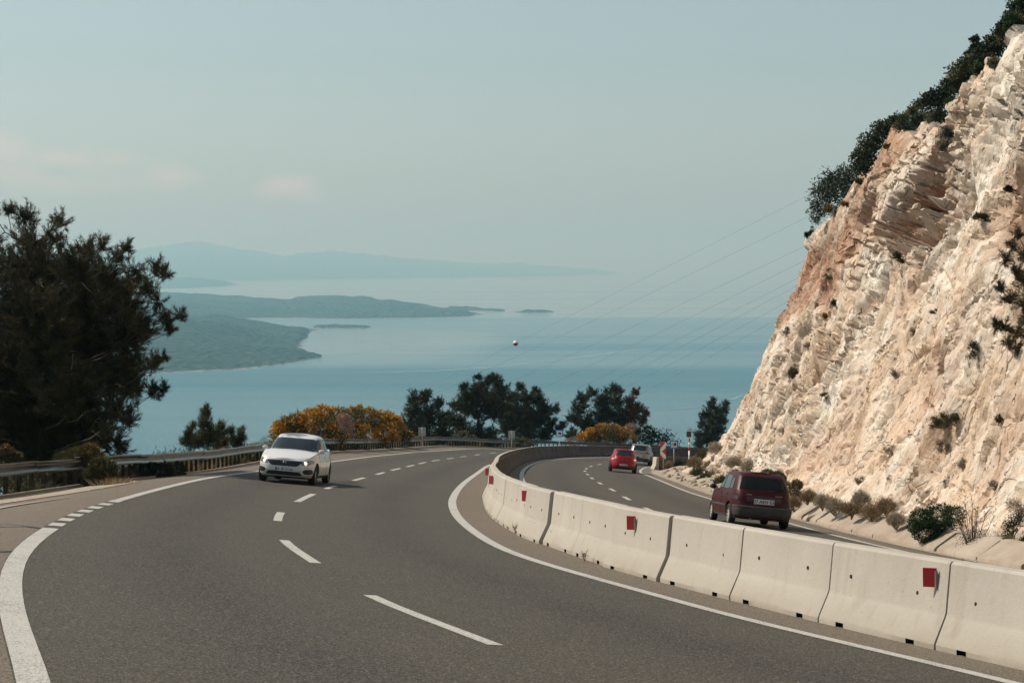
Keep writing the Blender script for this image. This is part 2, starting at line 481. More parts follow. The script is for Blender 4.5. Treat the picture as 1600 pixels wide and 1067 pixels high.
M['hole'] = flat('dark_recess', (0.010, 0.009, 0.008), 0.95)
M['red_reflector'] = flat('red_reflector', (0.24, 0.007, 0.008), 0.35, coat=0.4)
M['white_reflector'] = flat('white_reflector', (0.75, 0.75, 0.7), 0.3)
M['galv'] = flat('galvanised_steel', (0.24, 0.235, 0.22), 0.5, metal=0.55, vary=0.35, vscale=2.0)
M['galv_light'] = flat('sign_back_metal', (0.42, 0.42, 0.38), 0.5, metal=0.2, vary=0.1)

# ------------------------------------------------------------------ the lines of the road, in plan
P_ = lambda L: [on_surf(*p) for p in L]
LEFT = spline([(9, -60), (5.5, -26), (1.5, -6), (-1.2, 5)] + P_(PX_LEFT) + [(-2.6, 156), (0.6, 170), (5.4, 184.5), (12.5, 197.5), (24, 211), (40, 223), (68, 233)], 1.0, 6)
RIGHT1 = spline([(30, -50), (16, -16), (9.2, 4), (6.3, 12)] + P_(PX_RIGHT1) + [(-0.5, 122), (0.55, 140), (3.1, 160.5), (6.6, 174), (11.3, 186.8), (18.3, 199.8), (28.4, 212), (43.6, 223), (70, 232)], 0.5, 8)
bb = np.array(P_(PX_BARR)); 
BARR = spline([(31.4, -49), (17.4, -15), (10.2, 5), (7.0, 13.2)] + [tuple(p) for p in bb + np.array([0.30, 0.07])] + [(-0.52, 62), (-0.55, 75), (-0.38, 90), (-0.1, 104), (0.42, 122), (1.5, 140.5), (4.0, 160), (7.4, 173.5), (12, 186), (19, 199), (29, 211), (44, 222), (70, 231)], 0.25, 30)
LEFT2 = spline([(33, -46), (19, -12), (12, 7), (8.6, 16), (5.9, 23), (3.8, 29), (2.1, 37), (1.1, 47), (0.7, 57)] + P_(PX_LEFT2) + [(5.4, 160.8), (8.7, 172.7), (13.2, 184), (20, 196.5), (30, 208), (45, 219), (70, 228)], 1.0, 4)
RIGHT2 = spline([(42, -46), (27, -12), (19.5, 8), (15, 18), (11.6, 27), (9.5, 36)] + P_(PX_RIGHT2) + [(9.0, 134), (9.6, 141), (10.6, 149.6), (12.6, 158), (16.2, 167.5), (22.4, 177.5), (32, 188), (48, 200), (72, 210)], 1.0, 3)
RAIL = spline([(-8, -60), (-10.5, -20), (-12.2, 10), (-12.1, 28), (-11.7, 40), (-11.3, 50), (-11.3, 60), (-11.25, 75), (-10.9, 90), (-10.35, 105), (-9.6, 120), (-8.5, 133), (-7.2, 144), (-5.0, 157.5), (-1.7, 171.5), (3.2, 186), (10.6, 199.4), (22.4, 213.2), (38.8, 225.5), (67, 236)], 1.0, 4)
FOOT = spline([(50, -46), (35, -12), (25, 8), (18.5, 20), (14.0, 31), (11.9, 41), (11.1, 50), (10.9, 60), (11.1, 75), (11.1, 90), (11.2, 105), (11.8, 118), (12.9, 129), (16.2, 138.5), (22.5, 147), (30, 156), (42, 166), (60, 176), (85, 184)], 0.5, 10)

def polydist(q, X, Y):
    """signed distance to a polyline, positive on its left side"""
    X = np.asarray(X, float).ravel(); Y = np.asarray(Y, float).ravel()
    best = np.full(X.shape, 1e9); sg = np.zeros(X.shape)
    for a, b in zip(q[:-1], q[1:]):
        d = b - a; L2 = d @ d
        t = np.clip(((X - a[0]) * d[0] + (Y - a[1]) * d[1]) / L2, 0, 1)
        dx, dy = X - a[0] - t * d[0], Y - a[1] - t * d[1]
        r = np.hypot(dx, dy); cr = d[0] * (Y - a[1]) - d[1] * (X - a[0])
        m = r < best; best = np.where(m, r, best); sg = np.where(m, np.sign(cr), sg)
    return best * sg
_L4, _R4 = LEFT[::4], RAIL[::4]
def ground_z(X, Y):
    """road surface, dropping off the outer edge"""
    X = np.asarray(X, float); Y = np.asarray(Y, float); sh = X.shape
    x, y = X.ravel(), Y.ravel()
    dl = polydist(_L4, x, y); dr = polydist(_R4, x, y)
    z = surf(x, y)
    k = 0.17 * (1 - sstep(66, 108, y)) + 0.01
    z = z - k * np.clip(dl - 0.6, 0, 3.5)
    out = np.clip(dr - 0.9, 0, None)
    fall = 0.62 * out + 0.25 * np.minimum(out, 2.5)
    z = z - fall * (1 + 0.0) + np.clip(out / 12, 0, 1) * 2.2 * fbm(x / 14, y / 14, 0, 4, 3)
    return np.maximum(z, SEA_Z - 6).reshape(sh)
gz1 = lambda x, y: float(ground_z(np.array([x]), np.array([y]))[0])

def strip(a, b, nc, zf, dz, n=None):
    """sheet between two polylines resampled to the same count"""
    n = n or max(len(a), len(b))
    def rs(q):
        s = arclen(q); u = np.linspace(0, s[-1], n); return np.stack([np.interp(u, s, q[:, 0]), np.interp(u, s, q[:, 1])], 1)
    a, b = rs(a), rs(b)
    t = np.linspace(0, 1, nc)[None, :, None]
    P = a[:, None] * (1 - t) + b[:, None] * t
    Z = zf(P[..., 0], P[..., 1]) + dz
    return np.concatenate([P, Z[..., None]], -1).reshape(-1, 3), gridfaces(n, nc)
def along(q, zone):
    """cut a polyline to an interval of arc length"""
    s = arclen(q); u = np.linspace(zone[0], zone[1], max(2, int((zone[1] - zone[0]) / 0.5) + 1))
    return np.stack([np.interp(u, s, q[:, 0]), np.interp(u, s, q[:, 1])], 1)
def ribbon(q, w, zf, dz):
    n = normals2(q); return strip(q + n * w / 2, q - n * w / 2, 3, zf, dz, len(q))

# ------------------------------------------------------------------ ground, road, markings
gx = np.concatenate([np.arange(-420, -40, 8), np.arange(-40, 60, 1.25), np.arange(60, 261, 8)])
gy = np.concatenate([np.arange(-120, -20, 8), np.arange(-20, 240, 1.6), np.arange(240, 700, 9)])
GX, GY = np.meshgrid(gx, gy, indexing='ij')
GZ = ground_z(GX, GY)
inside = polydist(_R4, GX, GY).reshape(GX.shape) < 3.0
GZ = GZ - np.where(inside, 0.12, 0.0)
me = npmesh('ground', np.stack([GX, GY, GZ], -1).reshape(-1, 3), gridfaces(len(gx), len(gy)), M['soil'], True)
tag(link('ground', me), kind='structure', label='dry slope below the road')

sh_out = offset(RAIL, -0.15)
v, f = strip(sh_out, offset(RIGHT2, -1.3), 40, ground_z, 0.0, 330)
tag(link('road_shoulder', npmesh('road_shoulder', v, f, M['shoulder'], True)), kind='structure', label='brown dusty asphalt shoulder')
c0 = spline([tuple(p) for p in LEFT], 1.0)
v1, f1 = strip(offset(LEFT, 0.12), offset(RIGHT1, -0.10), 10, surf, 0.004, 330)
v2, f2 = strip(offset(LEFT2, 0.15), offset(RIGHT2, -0.12), 10, surf, 0.004, 330)
tag(link('road', npmesh('road', v1, f1, M['asphalt'], True, {'lat': np.tile(np.linspace(0, 1, 10), 330)})), kind='structure', label='dark asphalt carriageway towards the camera')
tag(link('road', npmesh('road', v2, f2, M['asphalt'], True, {'lat': np.tile(np.linspace(0, 1, 10), 330)})), kind='structure', label='dark asphalt carriageway beside the cliff')

# gravel lay-by on the left and gravel verge on the right
def blob_sheet(name, pts, mat, zf, dz, label):
    q = spline(pts + [pts[0]], 0.4)[:-1]
    c = q.mean(0); k = 7
    q = c + (q - c) * (1 + 0.05 * fbm(q[:, 0] * 1.7, q[:, 1] * 1.7, 0, 3, 5))[:, None]
    rings = [c + (q - c) * t for t in np.linspace(1, 0.02, k)]
    P = np.stack(rings, 1).reshape(-1, 2)
    Z = zf(P[:, 0], P[:, 1]) + dz
    me = npmesh(name, np.column_stack([P, Z]), gridfaces(len(q), k, True), mat, True)
    return tag(link(name, me), kind='structure', label=label)
blob_sheet('gravel_patch', [(-12.0, 37), (-10.6, 41), (-10.6, 47), (-10.9, 52.5), (-9.6, 49), (-9.2, 43), (-9.6, 38.5), (-10.8, 34)], M['gravel'], ground_z, 0.012, 'pale gravel along the foot of the guardrail')
blob_sheet('concrete_apron', [(-10.8, 31.5), (-9.2, 34.6), (-8.5, 37.2), (-8.9, 33), (-8.2, 29.6), (-10.2, 28.5)], M['kerbstone'], ground_z, 0.016, 'pale concrete patch on the brown shoulder')

marks = []
def edge_line(q, w, s0=None, s1=None):
    a = arclen(q); marks.append(ribbon(along(q, (s0 if s0 is not None else 0, s1 if s1 is not None else a[-1])), w, surf, 0.009))
sA, sB = nearest_s(LEFT, on_surf(76, 827)), nearest_s(LEFT, on_surf(188, 781))
edge_line(LEFT, 0.215, 0, sA)
edge_line(LEFT, 0.17, sB)
n_sq = 7; per = (sB - sA) / n_sq
for i in range(n_sq):
    edge_line(LEFT, 0.20, sA + (i + 0.42) * per, sA + (i + 0.97) * per)
edge_line(RIGHT1, 0.20); edge_line(LEFT2, 0.20); edge_line(RIGHT2, 0.17)
DASH1 = spline([(14, -50), (9, -22), (4.6, 0), (1.6, 11.5)] + P_(PX_DASH1) + [(-2.6, 136.5), (-1.4, 147), (1.6, 161), (5.6, 175), (11, 187.5), (19, 200.5), (32, 214), (50, 224)], 1.0, 2)
DASH2 = spline([(22, 4), (15, 17), (9.5, 28), (6.5, 38), (4.6, 47)] + P_(PX_DASH2) + [(4.75, 123), (5.4, 133), (6.4, 143), (7.8, 153), (10.3, 163), (14, 172.5), (20, 183), (29, 194), (42, 204), (60, 214)], 1.0, 2)
def dashes(q, starts, L):
    for s in starts: marks.append(ribbon(along(q, (s, s + L)), 0.16, surf, 0.009))
ends = [((795, 1016), (582, 934)), ((486, 875), (444, 846)), ((452, 815.5), (436, 800.5)), ((465.7, 783), (494.5, 772.5)), ((510.7, 763.8), (527, 760.3)), ((552.3, 751.3), (572, 746.7)),
        ((587.5, 741.9), (602, 738.8)), ((613.5, 735), (628, 732)), ((637.5, 729.6), (649, 727.2)), ((656, 724.8), (666, 722.3)), ((674.4, 720.2), (684, 718.2)), ((694, 716.6), (703.7, 715.2)), ((715.7, 713.8), (727.5, 712.4))]
last = 0
for a, b in ends:
    s0, s1 = nearest_s(DASH1, on_surf(*a)), nearest_s(DASH1, on_surf(*b))
    qs = along(DASH1, (s0, max(s1, s0 + 2.6))); marks.append(ribbon(qs, 0.15, surf, 0.009)); last = s0
first = nearest_s(DASH1, on_surf(795, 1016))
dashes(DASH1, [last + 9 * k for k in range(1, 9)] + [first - 9 * k for k in range(1, 6)], 3.2)
s0 = nearest_s(DASH2, on_surf(1028.7, 802))
dashes(DASH2, [s0 + 10.0 * k for k in range(-4, 15)], 3.6)
v, f = join_np(marks)
tag(link('road_markings', npmesh('road_markings', v, f, M['paint'])), kind='structure', label='white painted edge lines and lane dashes')
seam = []
for px in ((-60, 824, 62, 825.6), (-60, 861, 48, 862.6)):
    a, b = on_surf(px[0], px[1], lambda x, y: gz1(x, y)), on_surf(px[2], px[3])
    q = np.array([np.array(a) * (1 - t) + np.array(b) * t + np.array([0, 0.05 * math.sin(9 * t)]) for t in np.linspace(0, 1, 14)])
    seam.append(ribbon(q, 0.10, ground_z, 0.007))
v, f = join_np(seam)
tag(link('tar_seam', npmesh('tar_seam', v, f, flat('tar', (0.01, 0.01, 0.01), 0.5))), kind='structure', label='black tar seams across the shoulder')

# ------------------------------------------------------------------ the sea, the far land and the haze
def m_sea():
    m = NT('sea_water', 0.22, 0.5); v = m.obj(world=True)
    w = m.noise(v, 0.05, 4, 0.6); w2 = m.noise(v, 0.4, 3, 0.6)
    big = m.noise(m.obj((0.00025, 0.0011, 1), (0, 0, 0.12), world=True), 1.0, 5, 0.6)
    calm = m.noise(m.obj((0.00006, 0.0006, 1), (0, 0, -0.08), world=True), 1.0, 4, 0.6)
    c = m.mix(m.ramp(big, 0.35, 0.65), (0.002, 0.080, 0.115), (0.004, 0.105, 0.140))
    sp = m.n.new('ShaderNodeSeparateXYZ'); m.l.new(m.obj(world=True), sp.inputs[0])
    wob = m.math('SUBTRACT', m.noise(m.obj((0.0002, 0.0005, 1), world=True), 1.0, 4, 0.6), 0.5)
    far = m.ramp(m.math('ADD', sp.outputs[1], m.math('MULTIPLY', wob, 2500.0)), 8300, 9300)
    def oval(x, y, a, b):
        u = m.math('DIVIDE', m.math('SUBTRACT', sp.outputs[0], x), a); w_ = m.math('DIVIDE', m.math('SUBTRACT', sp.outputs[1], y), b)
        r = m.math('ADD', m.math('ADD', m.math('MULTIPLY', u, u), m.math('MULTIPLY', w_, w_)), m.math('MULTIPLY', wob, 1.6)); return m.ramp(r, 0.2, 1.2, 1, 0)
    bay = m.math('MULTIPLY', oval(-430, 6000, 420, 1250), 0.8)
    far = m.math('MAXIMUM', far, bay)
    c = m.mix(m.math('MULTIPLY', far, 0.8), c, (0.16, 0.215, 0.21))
    m.col(c); m.rough(m.math('MULTIPLY', m.ramp(calm, 0.4, 0.62, 0.34, 0.16), m.ramp(far, 0, 1, 1.0, 0.4)))
    m.b.inputs['IOR'].default_value = 1.33
    m.bump(m.math('ADD', m.math('MULTIPLY', w, 3.0), w2), 0.35, 1.2); return m.m
M['sea'] = m_sea()
xs = np.linspace(-60000, 60000, 25); ys = np.concatenate([[-8000, -3000], np.linspace(0, 95000, 30)])
X, Y = np.meshgrid(xs, ys, indexing='ij')
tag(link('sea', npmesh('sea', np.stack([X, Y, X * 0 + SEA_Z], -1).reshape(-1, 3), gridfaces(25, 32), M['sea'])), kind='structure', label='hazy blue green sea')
# slicks: long smooth lanes of calmer, paler water
M['slick'] = flat('calm_water', (0.045, 0.14, 0.165), 0.14, vary=0.2, vscale=0.002)
def sea_pt(px, py):
    r = ray(px, py); return r * (SEA_Z / r[2])
def slick(pts, dz):
    L = []; R = []
    for px, py, w in pts:
        L.append(sea_pt(px, py - w / 2)[:2]); R.append(sea_pt(px, py + w / 2)[:2])
    L, R = np.array(L), np.array(R); n = 60
    def rs(q):
        s = np.linspace(0, 1, len(q)); u = np.linspace(0, 1, n); return np.stack([np.interp(u, s, q[:, 0]), np.interp(u, s, q[:, 1])], 1)
    L, R = rs(L), rs(R); mid = (L + R) / 2
    k = (0.75 + 0.5 * fbm(np.arange(n) / 5.0, 0 * np.arange(n) + pts[0][0], 0, 3, 8))[:, None]
    L, R = mid + (L - mid) * k, mid + (R - mid) * k
    return strip(L, R, 3, lambda x, y: x * 0 + SEA_Z, dz, n)
sl = [slick([(560, 583, 0.5), (690, 579, 1.2), (780, 573, 1.6), (850, 565, 1.6), (920, 556, 2.2), (1000, 546, 2.4), (1060, 541, 0.5)], 0.3),
      slick([(700, 499.5, 0.3), (860, 498, 0.9), (1000, 497.5, 1.2), (1250, 496.5, 0.9)], 0.3),
      slick([(1010, 641, 0.6), (1090, 636, 1.5), (1150, 622, 3.0), (1180, 608, 0.6)], 0.3),
      slick([(380, 560, 0.2), (470, 563, 0.5), (560, 552, 0.6), (640, 540, 0.3)], 0.3)]
v, f = join_np(sl)
tag(link('sea_slicks', npmesh('sea_slicks', v, f, M['slick'])), kind='structure', label='pale calm streaks on the sea')

def m_forest(name, a, b):
    m = NT(name, 0.95, 0.1); v = m.obj(world=True)
    n = m.noise(v, 0.004, 6, 0.6); g = m.voro(v, 0.035)
    c = m.mix(m.ramp(n, 0.42, 0.58), a, b); c = m.mix(m.ramp(m.noise(v, 0.02, 4, 0.7), 0.45, 0.6, 0, 0.7), c, a)
    shore = m.ramp(m.attr('rise'), 0.5, 3.0)
    c = m.mix(shore, (0.24, 0.21, 0.17), c)
    m.col(c); m.bump(g, 1.0, 22.0); return m.m
M['forest'] = m_forest('wooded_land', (0.008, 0.022, 0.014), (0.036, 0.046, 0.028))
def land(name, front, back, top, label, rough=1.0, nv=26, step=5.0, seed=1):
    """headland: front and back shore as pixels on the sea, ridge height from the skyline"""
    f = np.array(front, float); b = np.array(back, float); t = np.array(top, float)
    x0, x1 = f[0, 0], f[-1, 0]; n = int((x1 - x0) / step) + 1
    u = np.linspace(x0, x1, n); V = []; A = []
    for i, x in enumerate(u):
        pf = sea_pt(x, np.interp(x, f[:, 0], f[:, 1])); pb = sea_pt(x, np.interp(x, b[:, 0], b[:, 1]))
        q = 0.55
        dr = pf[1] * (1 - q) + pb[1] * q
        rt = ray(x, np.interp(x, t[:, 0], t[:, 1])); h = max(rt[2] / rt[1] * dr - SEA_Z, 0.5)
        taper = min(1.0, (i + 0.3) / 2.0, (n - 1 - i + 0.3) / 2.0) if nv else 1
        for w in np.linspace(0, 1, nv):
            y = pf[1] * (1 - w) + pb[1] * w; xx = pf[0] * (1 - w) + pb[0] * w
            prof = (min(w / q, (1 - w) / (1 - q))); prof = math.sin(min(prof, 1) * math.pi / 2) ** 0.9
            V.append((xx, y, h * prof * min(1, taper))); A.append(prof)
    V = np.array(V); A = np.array(A); s = rough * 900
    amp = (0.16 * V[:, 2] + 3) * np.clip(A * 3, 0, 1)
    V[:, 2] += amp * fbm(V[:, 0] / s, V[:, 1] / s, 0, 5, seed)
    V[:, 2] += np.clip(A * 4, 0, 1) * (3.0 + 5 * rough) * fbm(V[:, 0] / 90, V[:, 1] / 260, 3, 3, seed + 3)
    V[:, 0] += 40 * rough * fbm(V[:, 0] / (s * .4), V[:, 1] / (s * .4), 4, 3, seed + 9) * (A < 0.3)
    V[:, 1] += 90 * rough * fbm(V[:, 0] / (s * .4), V[:, 1] / (s * .4), 8, 3, seed + 7) * (A < 0.3)
    V[:, 2] = np.maximum(V[:, 2], 0) - 1.0 * (A < 0.01)
    rise = V[:, 2].copy(); V[:, 2] += SEA_Z
    me = npmesh(name, V, gridfaces(n, nv), M['forest'], True, {'rise': rise})
    return tag(link(name, me), kind='structure', label=label)
land('headland', [(-40, 600), (120, 594), (250, 585), (320, 581), (380, 577.5), (430, 571), (470, 563), (490, 558), (498, 555)],
     [(-40, 512), (250, 510), (330, 512), (400, 520), (440, 532), (470, 545), (490, 552.5), (498, 554)],
     [(-40, 470), (120, 483), (200, 492), (260, 498), (330, 505), (370, 514), (420, 528), (455, 541), (480, 550), (498, 555)], 'wooded headland with pale shore running into the bay', 0.5, 30, 3.0, 11)
land('headland', [(150, 560), (300, 556), (380, 552), (440, 546), (462, 541), (470, 536), (462.5, 536)][:5] + [(470, 536), (478, 524), (485, 516.5)],
     [(150, 500), (300, 499.5), (380, 502), (430, 509), (460, 512), (478, 513.5), (485, 515)],
     [(150, 485), (250, 496), (300, 497.5), (340, 498.5), (380, 503), (420, 510), (450, 512.5), (475, 513.5), (485, 515.5)], 'second lobe of the wooded headland behind', 0.6, 26, 3.0, 21)
land('island', [(493, 511.5), (510, 513.2), (540, 513.8), (565, 513), (580, 511.3)], [(493, 510.8), (510, 509.8), (540, 509.2), (565, 509.5), (580, 510.8)],
     [(493, 510.6), (505, 509.2), (530, 508), (555, 507.8), (570, 508.8), (580, 510.5)], 'small flat islet in the pale bay', 0.4, 10, 2.0, 31)
land('island', [(120, 505), (260, 501), (380, 498.5), (520, 498.2), (620, 498), (700, 496.8), (740, 494), (753, 491.5)], [(120, 470), (260, 470), (420, 474), (560, 474), (680, 484), (740, 489.5), (753, 491)],
     [(120, 462), (200, 460), (260, 459), (300, 459.5), (350, 463), (420, 468), (450, 470), (500, 466), (530, 464.5), (570, 466.5), (620, 471), (660, 476), (700, 479.5), (730, 484), (745, 488.5), (753, 491.2)], 'long low wooded island across the middle distance', 1.0, 24, 3.0, 41)
land('island', [(700, 487.2), (740, 486), (780, 486.4), (790, 485.5)], [(700, 481), (740, 481), (780, 484), (790, 485.2)], [(700, 478), (730, 478.6), (760, 480.6), (778, 484), (790, 485.2)], 'narrow spit behind the long island', 0.8, 8, 2.0, 51)
land('island', [(795, 487.3), (820, 489.0), (845, 488.8), (864, 487.7)], [(795, 486.8), (820, 487), (845, 487), (864, 487.3)], [(795, 486.4), (820, 485.6), (842, 484.6), (864, 487)], 'low islet at the end of the spit', 0.8, 8, 2.0, 61)
land('hills', [(100, 451), (250, 450.5), (310, 450.5), (350, 448), (368, 444.5)], [(100, 440), (250, 441), (320, 442), (350, 443.5), (368, 444)],
     [(100, 430), (180, 434), (250, 436), (300, 435), (340, 438.5), (368, 444)], 'hazy cape below the far mountains', 2.2, 14, 4.0, 71)
land('hills', [(-200, 440), (200, 438.5), (400, 438), (600, 435.5), (800, 433), (900, 431), (965, 428.5)], [(-200, 426), (200, 425.5), (600, 425.5), (800, 425.5), (965, 427.8)],
     [(-200, 402), (0, 399), (180, 396), (240, 391), (280, 385), (312, 382), (340, 387.5), (400, 393), (445, 400), (480, 394), (512, 390.5), (560, 396), (640, 402), (700, 406), (760, 410.5), (810, 409), (860, 415), (920, 419.5), (950, 423), (965, 427.5)], 'far blue mountain range across the bay', 4.0, 20, 4.0, 81)

HAZE_TOP = 520.0
b = MB(); b.box((0, 44000, (HAZE_TOP + SEA_Z - 8) / 2), (130000, 108000, HAZE_TOP - SEA_Z + 8))
hz = bpy.data.materials.new('haze'); hz.use_nodes = True
hn = hz.node_tree.nodes; hn.clear()
ho = hn.new('ShaderNodeOutputMaterial'); hv = hn.new('ShaderNodeVolumePrincipled')
hv.inputs['Color'].default_value = (0.35, 0.76, 0.92, 1)
hv.inputs['Absorption Color'].default_value = (0.60, 0.40, 0.0, 1)
hv.inputs['Density'].default_value = 0.000095
hv.inputs['Anisotropy'].default_value = 0.15
hz.node_tree.links.new(hv.outputs[0], ho.inputs['Volume'])
hz.cycles.homogeneous_volume = True
tag(b.build('haze', hz), kind='stuff', label='thin sea haze over the whole bay')

# ------------------------------------------------------------------ the rock face
H_TOP = 17.6
fs = arclen(FOOT)
def depth_of(s): return np.interp(s, fs, FOOT[:, 1])
sv = [0.0]
while sv[-1] < fs[-1]:
    d = depth_of(sv[-1])
    st = 0.9 if d < 20 else (0.10 + 0.0011 * (d - 35) if d >= 35 else 0.3)
    if 84 < d < 126: st = 0.125
    if sv[-1] > nearest_s(FOOT, (22.5, 147)): st = 0.8
    sv.append(sv[-1] + st)
sv = np.array(sv[:-1])
FX, FY = np.interp(sv, fs, FOOT[:, 0]), np.interp(sv, fs, FOOT[:, 1])
fn = normals2(np.stack([np.interp(sv, fs, FOOT[:, 0]), np.interp(sv, fs, FOOT[:, 1])], 1))
for _ in range(60): fn[1:-1] = 0.25 * fn[:-2] + 0.5 * fn[1:-1] + 0.25 * fn[2:]
fn = unit(fn) * -1.0                                    # away from the road
hv_ = np.concatenate([np.linspace(-1.5, 0, 6)[:-1], np.linspace(0, H_TOP, 260)])
back = np.array([0.3, 0.7, 1.2, 2.0, 3.0, 4.5, 7, 11, 17, 26, 40, 60, 90])   # plateau behind the edge
S2, H2 = np.meshgrid(sv, np.concatenate([hv_, np.full(len(back), H_TOP)]), indexing='ij')
B2 = np.concatenate([np.zeros(len(hv_)), back])[None, :].repeat(len(sv), 0)
gz = surf(FX, FY)
for _ in range(30): gz[1:-1] = 0.25 * gz[:-2] + 0.5 * gz[1:-1] + 0.25 * gz[2:]
def lean(h): return 0.34 * h + 0.9 * (1 - np.exp(-np.maximum(h, 0) / 2.5)) - 0.05 * np.maximum(h - 12, 0) + 0.2 * np.maximum(h - 14.8, 0) ** 1.5
def base_pt(s, h, bk=0):
    bk = bk + 1.1 * sstep(84, 103, np.interp(s, sv, FY)) * np.clip(h / 13, 0, 1)
    x = np.interp(s, sv, FX) + np.interp(s, sv, fn[:, 0]) * (lean(h) + bk)
    y = np.interp(s, sv, FY) + np.interp(s, sv, fn[:, 1]) * (lean(h) + bk)
    return x, y, np.interp(s, sv, gz) + h
def to_px(x, y, z):
    c, s = math.cos(PITCH), math.sin(PITCH)
    d = y * c - z * s; u = y * s + z * c
    return CX + F_PX * x / d, CY - F_PX * u / d
bx_, by_, bz_ = base_pt(S2, H2, B2)
PXS, PYS = to_px(bx_, by_, np.maximum(bz_, -60))
face = (B2 == 0) & (by_ > 30)
def face_at(px, py):
    """(s, h) of the point of the face that the pixel shows"""
    d = np.where(face & (H2 >= 0), (PXS - px) ** 2 + (PYS - py) ** 2 + by_ * 0.01, 1e12)
    i = np.unravel_index(np.argmin(d), d.shape); return S2[i], H2[i]
top_fall = np.clip(H2 / H_TOP, 0, 1)
# strata rise towards the camera; q runs across them, p along them
p = (-S2 * 0.55 + H2 * 0.83); q = (S2 * 0.83 + H2 * 0.55)
D = 0.8 * fbm(S2 / 11, H2 / 9, 0, 3, 1)
SAW = (H2 / 1.15 + 0.9 * fbm(S2 / 2.4, H2 / 3, 0, 3, 88)) % 1.0; SAW2 = (H2 / 0.55 + S2 * 0.25 + 0.9 * fbm(S2 / 1.3, H2 / 2, 0, 3, 89)) % 1.0
D += 0.26 * (1 - 2 * np.abs(vnoise(p / 6.5, q / 2.6, 0, 4))) + 0.16 * (1 - 2 * np.abs(vnoise(p / 3.0, q / 1.15, 2, 5)))
wx = fbm(S2 / 2.2, H2 / 2.2, 5, 2, 6) * 0.5; wy = fbm(S2 / 2.2, H2 / 2.2, 9, 2, 7) * 0.5
d1, d2, cid, cgx, cgy = worley(q / 2.0 + wx, p / 3.4 + wy, 3)
blocky = sstep(0.0, 0.35, fbm(S2 / 8 + 4, H2 / 6, 3, 2, 12) + 0.10)
D += (0.08 + 0.26 * blocky) * ((cid - 0.5) * 1.1 + 0.7 * cgx + 0.3 * cgy) - (0.14 + 0.40 * blocky) * (1 - sstep(0.0, 0.07, d2 - d1))
e1, e2, eid, egx, egy = worley(q / 0.62 + wx * 2, p / 1.0 + wy * 2, 8)
D += (0.05 + 0.08 * blocky) * ((eid - 0.5) * 1.2 + 0.7 * egx) - (0.06 + 0.12 * blocky) * (1 - sstep(0.0, 0.12, e2 - e1))
D += 0.28 * blocky * (SAW - .5) * (fbm(S2 / 6, H2 / 5, 7, 2, 90) > 0.05)
D += 0.05 * fbm(p / 0.8, q / 0.30, 0, 4, 15, 0.65)
D -= 0.16 * sstep(0.52, 0.62, vnoise(p / 1.1, q / 0.34, 3, 55)) * (0.4 + 0.6 * (vnoise(S2 / 5, H2 / 4, 2, 56) > 0))
gul = np.abs(vnoise(q / 3.1 + wx, p / 16.0, 7, 19)); D -= 0.28 * (1 - sstep(0.0, 0.13, gul)) * sstep(1.0, 4.0, H2)
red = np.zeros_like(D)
def carve(px, py, rs, rh, amt, redv=0.0, rot=0.0, sharp=0.4):
    global D, red
    s0, h0 = face_at(px, py)
    a = (S2 - s0) / rs; b_ = (H2 - h0) / rh
    a, b_ = a * math.cos(rot) + b_ * math.sin(rot), -a * math.sin(rot) + b_ * math.cos(rot)
    r = np.hypot(a, b_) + 0.25 * fbm(S2 / 1.5, H2 / 0.8, px, 3, 44)
    m = 1 - sstep(1 - sharp, 1 + sharp, r)
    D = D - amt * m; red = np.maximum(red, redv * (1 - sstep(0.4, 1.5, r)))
    return m
# the dark blocky recess, overhung from above, and the ledges beside it
m = carve(1425, 285, 6.5, 1.9, 2.6, 1.0, sharp=0.18)  # real rust, strengthened so its colour also paints shade into the recess
k1, k2, kid, kgx, kgy = worley(S2 / 1.5 + wx * .6, H2 / 0.62 + wy * .6, 31)
D += m * (SAW * 2.6 + SAW2 * 0.6 - 1.2)
D += m * ((kid - 0.45) * 1.8 + 0.8 * kgx - 1.7 * (1 - sstep(0.05, 0.17, k2 - k1)))
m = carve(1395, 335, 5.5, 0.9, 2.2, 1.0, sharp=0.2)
D += m * (SAW * 1.9 + (kid - 0.45) * 1.8 - 1.3 * (1 - sstep(0.05, 0.17, k2 - k1)))
mb_ = 1 - sstep(0.8, 1.3, np.hypot((S2 - face_at(1400, 290)[0]) / 16, (H2 - face_at(1400, 290)[1]) / 3.6)); D -= mb_ * 0.55 * (1 - sstep(0.03, 0.13, k2 - k1))
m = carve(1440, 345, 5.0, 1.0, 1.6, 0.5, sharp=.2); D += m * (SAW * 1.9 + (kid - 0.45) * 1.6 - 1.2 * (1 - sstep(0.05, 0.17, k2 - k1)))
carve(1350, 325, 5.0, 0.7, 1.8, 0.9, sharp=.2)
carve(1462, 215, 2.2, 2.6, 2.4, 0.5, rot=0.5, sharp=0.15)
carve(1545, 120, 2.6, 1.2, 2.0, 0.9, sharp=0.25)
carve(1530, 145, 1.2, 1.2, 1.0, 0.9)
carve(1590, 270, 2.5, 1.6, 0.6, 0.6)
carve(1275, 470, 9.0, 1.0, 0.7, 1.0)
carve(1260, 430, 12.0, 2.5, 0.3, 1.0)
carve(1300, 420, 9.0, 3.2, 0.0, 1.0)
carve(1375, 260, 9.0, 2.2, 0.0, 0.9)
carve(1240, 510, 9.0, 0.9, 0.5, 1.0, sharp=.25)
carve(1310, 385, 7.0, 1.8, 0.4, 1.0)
carve(1345, 470, 3.0, 0.5, 0.5, 0.7)
